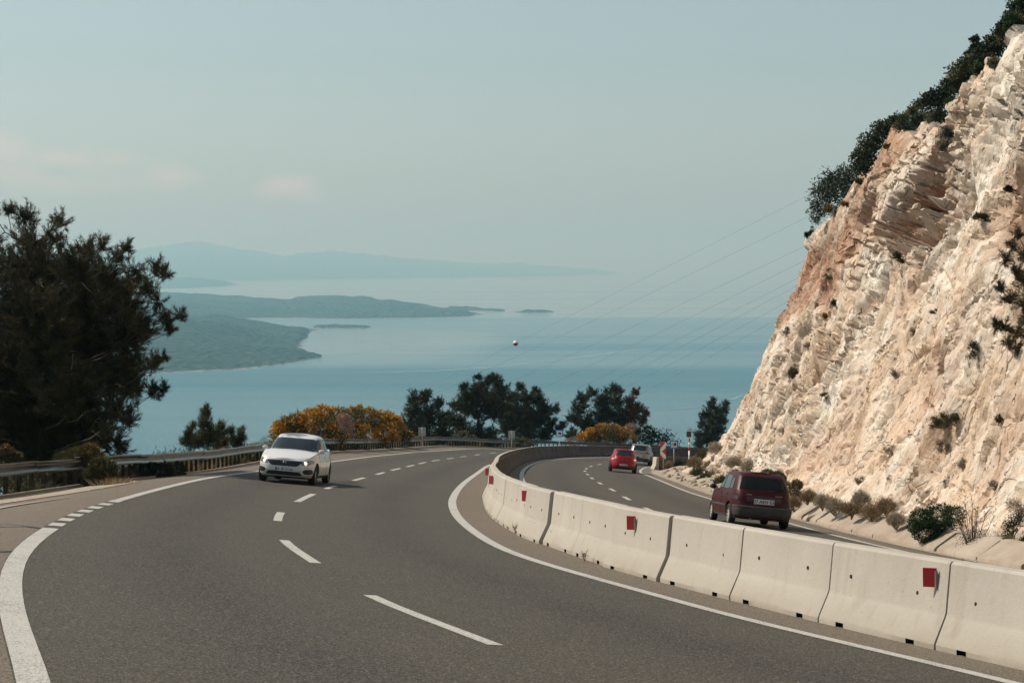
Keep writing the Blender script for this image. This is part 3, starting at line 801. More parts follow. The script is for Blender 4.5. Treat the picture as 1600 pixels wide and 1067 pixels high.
for px, py, rs, rh, v in ((1330, 270, 9, 2.2, .75), (1390, 240, 8, 1.6, .6), (1180, 610, 12, 1.2, .45), (1500, 260, 3, 2, .3), (1470, 560, 2.5, 1.5, .45), (1380, 540, 4, 1.6, .4), (1230, 470, 10, 1.5, .8),
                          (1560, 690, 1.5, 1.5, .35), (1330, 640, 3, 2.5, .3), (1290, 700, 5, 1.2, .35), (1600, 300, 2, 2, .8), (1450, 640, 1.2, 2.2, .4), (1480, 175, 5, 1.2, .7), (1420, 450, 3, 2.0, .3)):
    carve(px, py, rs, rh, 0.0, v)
# scree at the foot, ragged rim at the top
D += 0.55 * np.exp(-np.maximum(H2, 0) / 0.8) * (0.7 + 0.5 * vnoise(S2 / 2.0, 0 * S2, 0, 61)) - 0.2
rim = sstep(15.0, H_TOP, H2)
D = D * (1 - 0.35 * rim)
zadd = rim * (0.7 * fbm(S2 / 3.5, 0 * S2, 0, 3, 71) + 0.45 * (cid - 0.5)) + (B2 > 0) * 0.25 * fbm(S2 / 2, B2 / 2, 0, 3, 72) - 0.25 * np.maximum(B2 - 4, 0) ** 0.9
D = np.where(B2 > 0, D * np.exp(-B2 / 1.2), D)
nx = -np.interp(sv, sv, fn[:, 0])[:, None]; ny = -fn[:, 1][:, None]
VX, VY, VZ = bx_ + nx * 0.92 * D, by_ + ny * 0.92 * D, bz_ + 0.39 * D + zadd
VZ = VZ - 1.35 * sstep(98, 78, VY) * np.clip(H2 / H_TOP, 0, 1) ** 2
gtest = ground_z(VX[:, -9:], VY[:, -9:])
CV = np.stack([VX, VY, VZ], -1)

def m_rock():
    m = NT('limestone_rock', 0.93, 0.25); v = m.obj(world=True)
    A_, B_, C_ = (0.0, -0.52, 0.85), (0.0, 0.85, 0.52), (1.0, 0.0, 0.0)
    lng = m.aniso([(A_, 0.22), (B_, 0.62), (C_, 0.5)]); mid = m.aniso([(A_, 0.7), (B_, 2.1), (C_, 1.6)]); fin = m.aniso([(A_, 2.6), (B_, 6.4), (C_, 5.0)])
    n0 = m.noise(v, 0.16, 5, 0.6, dist=0.5); n1 = m.noise(lng, 1.0, 6, 0.62, dist=0.9); n2 = m.noise(mid, 1.0, 6, 0.66, dist=0.7); n3 = m.noise(fin, 1.0, 5, 0.66, dist=0.5); n5 = m.noise(v, 2.4, 6, 0.7)
    c = m.mix(m.ramp(n1, 0.42, 0.58), (0.50, 0.39, 0.285), (0.71, 0.64, 0.545))
    c = m.mix(m.ramp(n0, 0.46, 0.62, 0, 0.55), c, (0.57, 0.385, 0.25))
    c = m.mix(m.ramp(n2, 0.50, 0.66, 0, 0.75), c, (0.60, 0.445, 0.315))
    c = m.mix(m.ramp(m.noise(lng, 1.9, 6, 0.65, dist=1.3), 0.55, 0.68, 0, 0.65), c, (0.52, 0.475, 0.41))
    c = m.mix(m.ramp(n5, 0.56, 0.74, 0, 0.75), c, (0.75, 0.70, 0.615))
    c = m.mix(m.ramp(n3, 0.52, 0.64, 0, 0.35), c, (0.34, 0.24, 0.165))
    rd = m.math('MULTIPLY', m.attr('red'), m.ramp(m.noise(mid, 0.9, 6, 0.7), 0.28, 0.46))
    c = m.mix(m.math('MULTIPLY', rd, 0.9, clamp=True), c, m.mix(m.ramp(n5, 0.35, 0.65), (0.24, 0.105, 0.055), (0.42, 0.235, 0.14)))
    w = m.mix(0.14, m.aniso([(A_, 0.55), (B_, 0.8), (C_, 0.7)]), m.noise(v, 1.2, 4, out=1))
    crk = m.voro(w, 1.7, 'DISTANCE_TO_EDGE')
    gate = m.ramp(m.noise(v, 0.45, 4), 0.46, 0.62)
    k = m.math('MULTIPLY', m.ramp(crk, 0.0, 0.028, 1, 0), gate)
    c = m.mix(m.math('MULTIPLY', k, 0.8), c, (0.10, 0.06, 0.04))
    pit = m.math('MULTIPLY', m.ramp(m.noise(m.aniso([(A_, 3.6), (B_, 9.0), (C_, 8.0)]), 1.0, 3, 0.6, dist=0.8), 0.60, 0.645), m.ramp(m.noise(v, 0.7, 4), 0.40, 0.56))
    c = m.mix(m.math('MULTIPLY', pit, 0.85), c, (0.11, 0.072, 0.05))
    pit2 = m.ramp(m.noise(m.aniso([(A_, 1.5), (B_, 4.2), (C_, 4.0)]), 1.0, 3, 0.6, dist=0.9), 0.655, 0.69)
    c = m.mix(m.math('MULTIPLY', pit2, 0.9), c, (0.085, 0.055, 0.04))
    m.col(c)
    h = m.math('ADD', m.math('MULTIPLY', n2, 0.8), m.math('ADD', m.math('MULTIPLY', n3, 0.55), m.math('MULTIPLY', n5, 0.5)))
    h = m.math('SUBTRACT', h, m.math('MULTIPLY', m.math('ADD', k, m.math('ADD', pit2, pit)), 0.4))
    m.bump(h, 0.6, 0.18); return m.m
M['rock'] = m_rock()
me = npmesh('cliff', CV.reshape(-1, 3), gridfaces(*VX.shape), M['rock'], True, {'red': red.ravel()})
me.set_sharp_from_angle(angle=math.radians(42))
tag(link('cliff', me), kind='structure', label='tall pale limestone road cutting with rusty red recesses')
# the hill behind the rim, so that the plateau ends on solid ground
def face_point(px, py):
    """point of the built rock face seen at a pixel, with its outward direction"""
    X_, Y_ = to_px(CV[..., 0], CV[..., 1], CV[..., 2])
    ok = (CV[..., 1] > 30) & (H2 > -0.5)
    d = np.where(ok, (X_ - px) ** 2 + (Y_ - py) ** 2, 1e12)
    near = d < 60.0
    if near.any(): d = np.where(near, CV[..., 1], 1e12)
    i = np.unravel_index(np.argmin(d), d.shape)
    return Vector(CV[i]), Vector((-fn[i[0], 0], -fn[i[0], 1], 0.4)).normalized()
# stony verge between the kerb and the foot
e = offset(RIGHT2, -0.75); fo = offset(FOOT, -1.1)
def verge_z(x, y):
    x = np.asarray(x); z = surf(x, y); d = np.clip(-polydist(RIGHT2[::3], x, y).reshape(x.shape) - 1.0, 0, 6)
    w = sstep(0.2, 1.6, d) * (1 - 0.0)
    return z + w * (0.16 + 0.16 * fbm(x / 0.9, y / 0.9, 0, 4, 5)) + 0.10 * d * sstep(0.3, 1, d)
sA_, sB_ = nearest_s(e, (13, 27)), nearest_s(e, (10.4, 141))
fA_, fB_ = nearest_s(fo, (17, 27)), nearest_s(fo, (17.2, 143))
v, f = strip(along(e, (sA_, sB_)), along(fo, (fA_, fB_)), 16, verge_z, 0.01, 500)
tag(link('gravel_verge', npmesh('gravel_verge', v, f, M['gravel'], True)), kind='structure', label='pale stony verge at the foot of the cliff')

# ------------------------------------------------------------------ concrete median barriers
def frame_at(q, s, zf, dz=0.0, span=0.6):
    (x, y), t = point_at(q, s)
    z = zf(x, y); z1 = zf(x - t[0] * span, y - t[1] * span); z2 = zf(x + t[0] * span, y + t[1] * span)
    X = Vector((t[0], t[1], (z2 - z1) / (2 * span))).normalized()
    Yv = Vector((0, 0, 1)).cross(X).normalized(); Z = X.cross(Yv)
    return Matrix((( X.x, Yv.x, Z.x, x), (X.y, Yv.y, Z.y, y), (X.z, Yv.z, Z.z, float(z) + dz), (0, 0, 0, 1)))
fsurf = lambda x, y: float(surf(x, y))
BL = 2.3
def chord_frame(q, s0_, s1_):
    (x0, y0), _ = point_at(q, s0_); (x1, y1), _ = point_at(q, s1_)
    a, b = Vector((x0, y0, fsurf(x0, y0))), Vector((x1, y1, fsurf(x1, y1)))
    X = (b - a).normalized(); Yv = Vector((0, 0, 1)).cross(X).normalized(); Z = X.cross(Yv); c = (a + b) / 2
    return Matrix(((X.x, Yv.x, Z.x, c.x), (X.y, Yv.y, Z.y, c.y), (X.z, Yv.z, Z.z, c.z), (0, 0, 0, 1)))
def barrier_mesh(L, seed, holes=True, H=0.93):
    prof = [(0.30, 0.0), (0.30, 0.085), (0.285, 0.12), (0.165, 0.36), (0.150, 0.40), (0.088, H - 0.03), (0.065, H)]
    h = L / 2
    nt = [(-h + 0.36, -h + 0.52), (h - 0.52, h - 0.36)] if holes else []
    st = sorted([-h, -h + 0.012, h - 0.012, h] + [x for a in nt for x in a] + list(np.linspace(-h + 0.65, h - 0.65, 4)))
    rng = random.Random(seed); V = []; F = []; n = len(prof)
    for i, x in enumerate(st):
        c = 0.992 if i in (0, len(st) - 1) else 1.0
        ring = [(y * c, z if k < n - 1 or c == 1 else z - 0.006) for k, (y, z) in enumerate(prof)]
        ring = ring + [(-y, z) for y, z in reversed(ring)]
        for y, z in ring: V.append((x, y + rng.uniform(-.0015, .0015), z))
    m = 2 * n
    for i in range(len(st) - 1):
        notch = any(abs(st[i] - a) < 1e-6 and abs(st[i + 1] - b) < 1e-6 for a, b in nt)
        for k in range(m - 1):
            if notch and k in (0, m - 2): continue
            F.append((i * m + k, (i + 1) * m + k, (i + 1) * m + k + 1, i * m + k + 1))
    F.append(tuple(range(m))); F.append(tuple((len(st) - 1) * m + k for k in range(m - 1, -1, -1)))
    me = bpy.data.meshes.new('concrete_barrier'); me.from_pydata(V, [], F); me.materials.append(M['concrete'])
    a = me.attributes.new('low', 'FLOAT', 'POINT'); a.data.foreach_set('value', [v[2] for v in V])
    bm = bmesh.new(); bm.from_mesh(me); bmesh.ops.recalc_face_normals(bm, faces=bm.faces); bm.to_mesh(me); bm.free()
    autosmooth(me, 22)
    return me
def notch_mesh(sx, sy):
    b = MB(); w = 0.080; d = 0.12; t = 0.086
    y0, y1 = 0.30 * sy, (0.30 - d) * sy
    b.add([(sx - w, y0, 0.001), (sx + w, y0, 0.001), (sx + w, y1, 0.001), (sx - w, y1, 0.001), (sx - w, y0, t), (sx + w, y0, t), (sx + w, y1, t), (sx - w, y1, t)],
          [(3, 2, 6, 7), (0, 3, 7, 4), (2, 1, 5, 6), (4, 7, 6, 5)])
    return b.mesh('drain_slot', M['hole'])
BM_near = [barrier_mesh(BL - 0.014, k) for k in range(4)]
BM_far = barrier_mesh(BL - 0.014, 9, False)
NM = [notch_mesh(sx, sy) for sx in (-BL / 2 + 0.44, BL / 2 - 0.44) for sy in (1, -1)]
def face_y(z): return 0.150 - (z - 0.40) * (0.150 - 0.088) / 0.50
hole = MB(); hole.lathe([(0.0, 0.152), (0.022, 0.152), (0.026, 0.135)], 8, 'Y'); HM = hole.mesh('lifting_hole', M['hole'])
def plate_mesh(w, h, mat, bracket=True):
    b = MB(); b.box((0, 0.012, 0), (w, 0.012, h)); b2 = None
    me = b.mesh('reflector', mat); return bevelled(me, 0.003, 1)
RM = plate_mesh(0.15, 0.20, M['red_reflector']); WM = plate_mesh(0.10, 0.07, M['white_reflector'])
br = MB(); br.box((0.082, 0.008, -0.02), (0.014, 0.03, 0.18)); br.box((0.07, 0.02, 0.03), (0.03, 0.02, 0.02)); BRK = br.mesh('bracket', M['galv'])
s_anchor = nearest_s(BARR, on_surf(1460, 1015))
s_min = s_anchor - 3 * BL
REFL = [(1450, 888), (965, 811), (815, 775), (770, 755), (764, 740)]
refl_s = [nearest_s(BARR, on_surf(1446, 1011))] + [nearest_s(BARR, on_surf(*p)) for p in ((957, 892), (806, 835))] + [nearest_s(BARR, (-0.5, 45)), nearest_s(BARR, (-0.55, 54)), nearest_s(BARR, (-0.5, 66))]
rng = random.Random(5)
seg_n = 0; s = s_min
total = arclen(BARR)[-1]
ordinal = ['cut by the right picture edge', 'second from the right picture edge', 'third from the right picture edge', 'fourth from the right picture edge', 'fifth from the right picture edge', 'sixth from the right picture edge',
           'seventh from the right picture edge', 'eighth from the right picture edge', 'ninth from the right picture edge', 'tenth from the right picture edge']
while s < total - BL:
    mid = s + BL / 2
    (mx, my), _ = point_at(BARR, mid)
    near = my < 75
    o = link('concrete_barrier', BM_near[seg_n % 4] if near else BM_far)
    Mx = chord_frame(BARR, s, s + BL)
    off = rng.uniform(-0.005, 0.005)
    if seg_n in (6, 9): off += 0.055
    
    o.matrix_world = Mx @ Matrix.Translation((rng.uniform(-.002, .002), off, 0)) @ Matrix.Rotation(rng.uniform(-0.002, 0.002), 4, 'Z') @ Matrix.Rotation(rng.uniform(-.004, .004), 4, 'X')
    k = seg_n - 2
    has = [r for r in refl_s if s <= r < s + BL]
    if my > 118: lab, grp = 'concrete barrier segment of the far curve, its shaded side towards the camera', 'shaded barrier segments of the far curve'
    elif 0 <= k < 10: lab, grp = 'pale concrete median barrier segment, %s%s' % (ordinal[k], ', red reflector on it' if has else ''), 'pale median barrier segments'
    elif my < 118 and k >= 10: lab, grp = 'narrow looking pale barrier segment where the median row bends away' + (' with red reflector' if has else ''), 'pale median barrier segments'
    else: lab, grp = 'pale concrete barrier segment at the near end of the row', 'pale median barrier segments'
    tag(o, lab, 'barrier', grp)
    if near:
        for nm in NM: link('drain_slot', nm, o)
        if my < 45:
            for hx in (-0.55, 0.62):
                h = link('lifting_hole', HM, o, (hx + rng.uniform(-.1, .1), face_y(0.55) - 0.149, 0.55 + rng.uniform(-.03, .03))); h.rotation_euler = (math.radians(7), 0, 0)
        for r in has:
            p = link('reflector', RM, o, (r - mid, face_y(0.74) + 0.055, 0.745)); p.rotation_euler = (0, 0, math.radians(38))
            q_ = link('bracket', BRK, o, (r - mid + .02, face_y(0.74) + 0.03, 0.745)); q_.rotation_euler = (0, 0, math.pi)
            q_.location.x += 0.0
    elif my < 120 and seg_n % 2 == 0:
        p = link('reflector', WM, o, (0.3, -face_y(0.82) - 0.03, 0.80)); p['label'] = 'small white reflector'
    seg_n += 1; s += BL
# far face of the row also carries small white reflectors in the bend
# the second row, beside the chevron sign
IN2 = spline([(10.85, 142.2), (10.75, 144.5), (11.9, 149.6), (14.2, 157.6), (18.0, 166.0), (24, 175.5), (33, 186)], 0.25, 2)
s = 0.0; k = 0
while s < arclen(IN2)[-1] - BL and k < 16:
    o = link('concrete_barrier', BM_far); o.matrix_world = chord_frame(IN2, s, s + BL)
    tag(o, 'end segment of the short barrier row under the chevron sign' if k == 0 else 'barrier segment in the short row behind the chevron sign', 'barrier', 'short barrier row at the verge')
    s += BL; k += 1

# ------------------------------------------------------------------ steel guardrail on the outer edge
gr = empty('guardrail', (float(RAIL[60][0]), float(RAIL[60][1]), gz1(*RAIL[60])), label='long weathered steel guardrail on many posts along the outer bend', cat='guardrail')
def child_world(o, parent):
    o.parent = parent; o.matrix_parent_inverse = Matrix.Translation(-Vector(parent.location)); return o
s0 = nearest_s(RAIL, (-12.1, 26)); s1 = nearest_s(RAIL, (34, 222))
RZ = np.array([gz1(x, y) for x, y in RAIL]); 
for _ in range(6): RZ[1:-1] = .25 * RZ[:-2] + .5 * RZ[1:-1] + .25 * RZ[2:]
ra = arclen(RAIL)
def rail_frame(s, dy=0):
    (x, y), t = point_at(RAIL, s); z = np.interp(s, ra, RZ); zz = (np.interp(s + 1, ra, RZ) - np.interp(s - 1, ra, RZ)) / 2
    return np.array([x, y, z]), np.array([t[0], t[1], zz])
WB = [(0.00, 0.775), (0.055, 0.778), (0.082, 0.765), (0.088, 0.73), (0.075, 0.69), (0.022, 0.645), (0.018, 0.60), (0.070, 0.555), (0.086, 0.52), (0.08, 0.485), (0.05, 0.468), (0.046, 0.472), (0.074, 0.49), (0.079, 0.52), (0.064, 0.55),
      (0.008, 0.598), (0.010, 0.648), (0.068, 0.695), (0.08, 0.73), (0.074, 0.758), (0.05, 0.768), (0.0, 0.765)]
def m_rail():
    m = NT('weathered_rail', 0.27, 0.4); v = m.obj(world=True)
    m.b.inputs['Metallic'].default_value = 0.95
    n = m.noise(v, 1.6, 6, 0.7); n2 = m.noise(m.obj((3, 3, 0.7), world=True), 3.0, 4)
    c = m.mix(m.ramp(n, 0.35, 0.7), (0.05, 0.045, 0.037), (0.16, 0.148, 0.125))
    c = m.mix(m.ramp(n2, 0.5, 0.75, 0, 0.7), c, (0.13, 0.085, 0.05)); m.col(c); m.bump(n, 0.2, 0.01); return m.m
M['rail'] = m_rail()
s = s0; i = 0
while s < s1:
    L = 4.0; V = []; m_ = len(WB); ns = 5
    jit = 0.012 * math.sin(i * 2.1) + (0.02 if i == 3 else 0)
    for u in np.linspace(s - 0.08, s + L + 0.08, ns):
        P0, T = rail_frame(u); nn = np.array([T[1], -T[0]])
        for a, z in WB: V.append((P0[0] + nn[0] * (a + 0.004 * (i % 2)), P0[1] + nn[1] * (a + 0.004 * (i % 2)), P0[2] + z + jit))
    F = [(j * m_ + k, (j + 1) * m_ + k, (j + 1) * m_ + (k + 1) % m_, j * m_ + (k + 1) % m_) for j in range(ns - 1) for k in range(m_)]
    F += [tuple(range(m_)), tuple((ns - 1) * m_ + k for k in range(m_ - 1, -1, -1))]
    me = bpy.data.meshes.new('rail_beam'); me.from_pydata(V, [], F); me.materials.append(M['rail']); autosmooth(me, 40)
    child_world(link('rail_beam', me), gr); s += L; i += 1
pb = MB(); pb.box((-0.045, 0.028, 0.34), (0.09, 0.007, 0.84)); pb.box((-0.045, -0.028, 0.34), (0.09, 0.007, 0.84)); pb.box((-0.087, 0, 0.34), (0.007, 0.049, 0.84))
PM = pb.mesh('rail_post', M['rail'])
s = s0; i = 0
while s < s1 - 0.2 and i < 290:
    P0, T = rail_frame(s); o = link('rail_post', PM)
    child_world(o, gr); o.location = tuple(P0); 
    o.rotation_euler = (0, 0, math.atan2(T[1], T[0]) - math.pi / 2 + rng.uniform(-.04, .04))
    s += 1.0 + rng.uniform(-0.02, 0.02); i += 1
# low kerb under the rail
kq = along(RAIL, (s0 - 4, s1)); 
v1_, f1_ = strip(offset(kq, -0.28), offset(kq, -0.10), 2, ground_z, 0.075)
n_ = len(v1_) // 2; top = v1_.reshape(n_, 2, 3)
low = top[:, 1] - np.array([0, 0, 0.1]); lowL = top[:, 0] - np.array([0, 0, 0.1])
kv = np.stack([lowL, top[:, 0], top[:, 1], low], 1).reshape(-1, 3)
tag(link('kerb', npmesh('kerb', kv, gridfaces(n_, 4), M['kerbstone'])), kind='structure', label='low concrete kerb under the guardrail')

# ------------------------------------------------------------------ inclined kerb stones below the cliff
KE = offset(RIGHT2, -1.05)
ks = nearest_s(KE, (11.0, 33)); ke = nearest_s(KE, (8.8, 61.5)); i = 0
lens = [2.6, 2.4, 2.3, 2.5, 2.2, 2.7, 2.1, 2.4, 2.3, 2.2, 2.0, 2.4]
names = ['pale tilted kerb slab lying right of the dead twiggy shrub', 'pale tilted kerb slab at the right picture edge']
s = ks
klist = []
while s + 2.2 < ke:
    klist.append((s, lens[i % len(lens)])); s += lens[i % len(lens)] + (0.10 if i % 3 else 0.3); i += 1
for i, (s, L) in enumerate(klist):
    r_ = random.Random(i + 40)
    prof = [(0.0, -0.05), (0.03, 0.10), (0.08, 0.14), (0.62, 0.46), (0.72, 0.47), (0.80, 0.30), (0.84, -0.05)]
    V = []; ns = 9
    for j, u in enumerate(np.linspace(-L / 2, L / 2, ns)):
        e_ = 1.0 if 0 < j < ns - 1 else 0.93
        for a, z in prof: V.append((u + r_.uniform(-.03, .03) + (0.08 * math.sin(a * 9 + i) if j in (0, ns - 1) else 0), -(a * e_ + (1 - e_) * .4) + r_.uniform(-.012, .012), z * (e_ if z > 0 else 1) + r_.uniform(-.015, .015)))
    m_ = len(prof)
    F = [(j * m_ + k, (j + 1) * m_ + k, (j + 1) * m_ + k + 1, j * m_ + k + 1) for j in range(ns - 1) for k in range(m_ - 1)]
    F += [tuple(range(m_)), tuple((ns - 1) * m_ + k for k in range(m_ - 1, -1, -1))]
    me = bpy.data.meshes.new('kerb_slab'); me.from_pydata(V, [], F); me.materials.append(M['kerbstone'])
    bm = bmesh.new(); bm.from_mesh(me); bmesh.ops.recalc_face_normals(bm, faces=bm.faces); bm.to_mesh(me); bm.free()
    bevelled(me, 0.02, 2, 25); autosmooth(me, 30)
    o = link('kerb_slab', me)
    o.matrix_world = frame_at(KE, s + L / 2, fsurf, -0.01, 1.0) @ Matrix.Rotation(r_.uniform(-.03, .03), 4, 'Y') @ Matrix.Rotation(r_.uniform(-.025, .025), 4, 'Z')
    k = len(klist) - 1 - i
    lab = ['pale tilted kerb slab just behind the dark red car', 'second pale kerb slab behind the dark red car, left of the brown tufts', 'third tilted kerb slab from the dark red car', 'fourth tilted kerb slab from the dark red car',
           'fifth tilted kerb slab from the dark red car', 'tilted kerb slab in front of the round green bush', 'tilted kerb slab between green bush and twiggy shrub', 'tilted kerb slab in front of the twiggy shrub'][k] if k < 8 else 'tilted kerb slab at the near right end of the row'
    tag(o, lab, 'kerb slab', 'inclined kerb slabs below the cliff')

# ------------------------------------------------------------------ signs
M['sign_blue'] = flat('sign_blue', (0.01, 0.20, 0.50), 0.4, vary=0.03)
M['sign_white'] = flat('sign_white', (0.72, 0.73, 0.72), 0.4, vary=0.03)
M['sign_red'] = flat('sign_red', (0.55, 0.015, 0.02), 0.4, vary=0.05)
M['sign_black'] = flat('sign_black', (0.02, 0.015, 0.015), 0.5, vary=0.0)
M['sign_brown'] = flat('sign_brown', (0.22, 0.05, 0.03), 0.5, vary=0.0)
M['post_grey'] = flat('post_paint', (0.45, 0.44, 0.40), 0.5, vary=0.1)
def stand(px, py, depth, zf, name, label, cat, **k):
    p = at(px, py, depth); z = zf(p.x, p.y)
    return empty(name, (p.x, p.y, z), math.atan2(p.x, p.y) * -1, label=label, cat=cat, **k), p.z - z
def blue_sign(px, pt, pb, depth, zf, size, label, picture):
    r, ht = stand(px, pt, depth, zf, 'camera_warning_sign', label, 'road sign', group='square blue camera warning signs')
    b = MB(); b.tube([(0, 0.03, -0.3), (0, 0.03, ht)], 0.035, 8); b.build('post', M['post_grey'], r, True)
    c = ht - size / 2
    b = MB(); b.box((0, 0, c), (size, 0.012, size)); link('sign_board', bevelled(b.mesh('sign_board', M['sign_blue']), 0.003, 1), r)
    b = MB(); b.box((0, -0.009, c), (size * 0.74, 0.004, size * 0.74)); b.build('white_panel', M['sign_white'], r)
    # pictogram: a camera on the right with lens, pointing at a small mark
    b = MB(); z0 = c - size * 0.05
    if picture:
        b.box((size * 0.12, -0.013, z0 + 0.05 * size), (size * 0.30, 0.003, size * 0.26)); b.box((size * 0.16, -0.013, z0 + 0.22 * size), (size * 0.2, 0.003, size * 0.10)); b.box((-size * 0.20, -0.013, z0 + 0.06 * size), (size * 0.14, 0.003, size * 0.07))
    else:
        b.box((size * 0.03, -0.013, z0 + 0.12 * size), (size * 0.34, 0.003, size * 0.2)); b.box((size * 0.2, -0.013, z0 - 0.02 * size), (size * 0.13, 0.003, size * 0.2)); b.box((-size * 0.17, -0.013, z0 + 0.0 * size), (size * 0.1, 0.003, size * 0.1))
    b.build('pictogram', M['sign_black'], r)
    b = MB(); b.box((size * 0.05, -0.0165, z0 - 0.05 * size), (size * 0.16, 0.003, size * 0.16)); b.build('pictogram_detail', M['sign_brown'], r)
blue_sign(874, 671.5, 700, 167.0, gz1, 0.62, 'blue bordered white picture sign beyond the median, left of the broom', False)
blue_sign(1053, 688, 728, 146.0, fsurf, 0.62, 'blue bordered white picture sign between chevron and striped pole', True)
for px, pt, d, w, h, lab in ((659.5, 667.5, 146.0, 0.56, 0.66, 'grey sign back on post in front of the small left pine'), (799.5, 673, 170.0, 0.58, 0.66, 'grey sign back on post in front of the large pine group')):
    r, ht = stand(px, pt, d, gz1, 'sign_from_behind', lab, 'road sign', group='road signs seen from behind')
    b = MB(); b.tube([(0, -0.03, -0.3), (0, -0.03, ht - 0.03)], 0.032, 8); b.build('post', M['post_grey'], r, True)
    b = MB(); b.box((0, 0.012, ht - h / 2), (w, 0.01, h)); link('sign_board', bevelled(b.mesh('sign_board', M['galv_light']), 0.003, 1), r)
    for zc in (0.25, 0.75):
        b = MB(); b.box((0, -0.002, ht - h * zc), (w * 0.9, 0.012, 0.035)); b.build('cross_bar', M['galv'], r)
# chevron board on the barrier end
r, ht = stand(1036, 690.5, 141.6, fsurf, 'chevron_sign', 'narrow red and white chevron sign at the end of the short barrier row', 'road sign')
b = MB(); b.tube([(0.02, 0.04, -0.1), (0.02, 0.04, ht - 0.05)], 0.03, 8); b.build('post', M['post_grey'], r, True)
W_, Hh = 0.42, 1.24; zb = ht - Hh
b = MB(); b.box((0, 0, ht - Hh / 2), (W_, 0.014, Hh)); link('sign_board', b.mesh('sign_board', M['sign_white']), r)
def chev(z0, z1, parent):
    """red arrow band pointing left, cut to the board"""
    import itertools
    n = 12; vs = []
    for i in range(n + 1):
        x = -W_ / 2 + W_ * i / n; k = abs(0)
        vs.append((x, z0 + (x + W_ / 2) * 0.95, z1 + (x + W_ / 2) * 0.95))
    return vs
def poly_plate(name, pts, y, mat, parent, t=0.003):
    n = len(pts); b = MB(); b.add([(x, y, z) for x, z in pts] + [(x, y + t, z) for x, z in pts], [tuple(range(n)), tuple(range(2 * n - 1, n - 1, -1))] + [(i, (i + 1) % n, n + (i + 1) % n, n + i) for i in range(n)])
    return b.build(name, mat, parent)
h_ = W_ / 2
for pts in ([(-h_, ht), (h_ * 0.9, ht), (-h_ * .1, ht - .28), (-h_, ht - .50)],
            [(h_, ht - 0.42), (h_, ht - 0.98), (-h_ * .35, ht - 0.70)],
            [(-h_, zb), (-h_, zb + .34), (h_ * .45, zb + 0.0)]):
    poly_plate('red_chevron', pts, -0.011, M['sign_red'], r)
# striped pole with a solar beacon
r, ht = stand(1077, 676, 143.5, fsurf, 'beacon_pole', 'red and white striped pole carrying a dark solar warning beacon', 'beacon')
zs_ = [0, 0.55 * ht, 0.66 * ht, 0.76 * ht, 0.86 * ht, 0.95 * ht]
for i in range(len(zs_) - 1):
    b = MB(); b.tube([(0, 0, zs_[i] - (0.3 if i == 0 else 0)), (0, 0, zs_[i + 1])], 0.06, 10); b.build('pole_band', M['sign_red'] if i in (1, 3) else M['sign_white'], r, True)
b = MB(); b.box((-0.03, -0.02, ht - 0.10), (0.36, 0.2, 0.42)); link('beacon_housing', bevelled(b.mesh('beacon_housing', M['sign_black']), 0.03, 2), r)
b = MB(); b.lathe([(0.0, -0.14), (0.11, -0.14), (0.12, -0.11)], 14, 'Y', (-0.03, 0, ht - 0.1)); b.build('lens', flat('dark_lens', (0.06, 0.03, 0.01), 0.1), r)
b = MB(); b.box((0.02, 0, ht + 0.26), (0.34, 0.26, 0.02), Matrix.Translation((0, 0, ht + .26)) @ Matrix.Rotation(0.5, 4, 'X') @ Matrix.Translation((0, 0, -ht - .26))); b.tube([(0, 0, ht + 0.1), (0, 0, ht + .26)], 0.02, 6); b.build('solar_panel', M['galv'], r)

# ------------------------------------------------------------------ power lines crossing the bay side, with one marker ball
M['wire'] = flat('wire', (0.05, 0.05, 0.05), 0.6)
W = [((1262, 333), (1037, 436), (944, 481), (775, 571), (560, 668)), ((1262, 377), (1075, 455), (962, 503), (812, 575), (580, 690)), ((1240, 410), (1094, 466), (981, 518), (850, 595), (640, 700)), ((1225, 440), (1094, 507), (962, 565), (860, 620), (700, 700)),
     ((1215, 457), (1075, 530), (980, 575), (887, 622), (760, 690)), ((1212, 476), (1131, 507), (962, 590), (880, 640), (800, 690)), ((1205, 498), (1075, 564), (1000, 600), (910, 650), (850, 690))]
for i, w in enumerate(W):
    A_, B_ = at(w[0][0], w[0][1], 262 + 3 * i), at(w[-1][0], w[-1][1], 352 + 3 * i)
    A_ = A_ + (A_ - B_) * 0.25
    uu = np.linspace(0, 1, 30); q3 = [tuple(A_ * (1 - u) + B_ * u + Vector((0, 0, -3.2 * 4 * u * (1 - u) * 0.25))) for u in uu]
    b = MB(); b.tube([tuple(x) for x in q3], 0.011, 5, cap=False)
    tag(b.build('power_line', M['wire'], None, True), ['topmost thin power line crossing the bay', 'second thin power line from the top', 'third thin power line from the top', 'fourth thin power line from the top', 'fifth thin power line, from the top', 'sixth thin power line, from the top', 'lowest thin power line crossing the bay'][i], 'power line', 'power lines across the bay')
c = at(805.5, 536.5, 312)
A_ = at(1262, 306, 262); A_ = A_ + (A_ - c) * 0.3; B_ = c + (c - at(1262, 306, 262)) * 0.7
b = MB(); b.tube([tuple(A_), tuple(c), tuple(B_)], 0.010, 5, cap=False)
tag(b.build('power_line', M['wire'], None, True), 'thinnest power line, the one that carries the marker ball', 'power line', 'power lines across the bay')
br_ = empty('marker_ball', tuple(c), label='red and white marker ball hanging on a power line over the sea', cat='marker ball')
b = MB(); R_ = 0.42
b.lathe([(R_ * math.cos(a), R_ * math.sin(a)) for a in np.linspace(-math.pi / 2, 0.2, 9)], 18, 'Z'); o = b.build('lower_half', M['sign_red'], br_, True)
b = MB(); b.lathe([(R_ * math.cos(a), R_ * math.sin(a)) for a in np.linspace(0.2, math.pi / 2, 8)], 18, 'Z'); b.build('upper_half', M['sign_white'], br_, True)

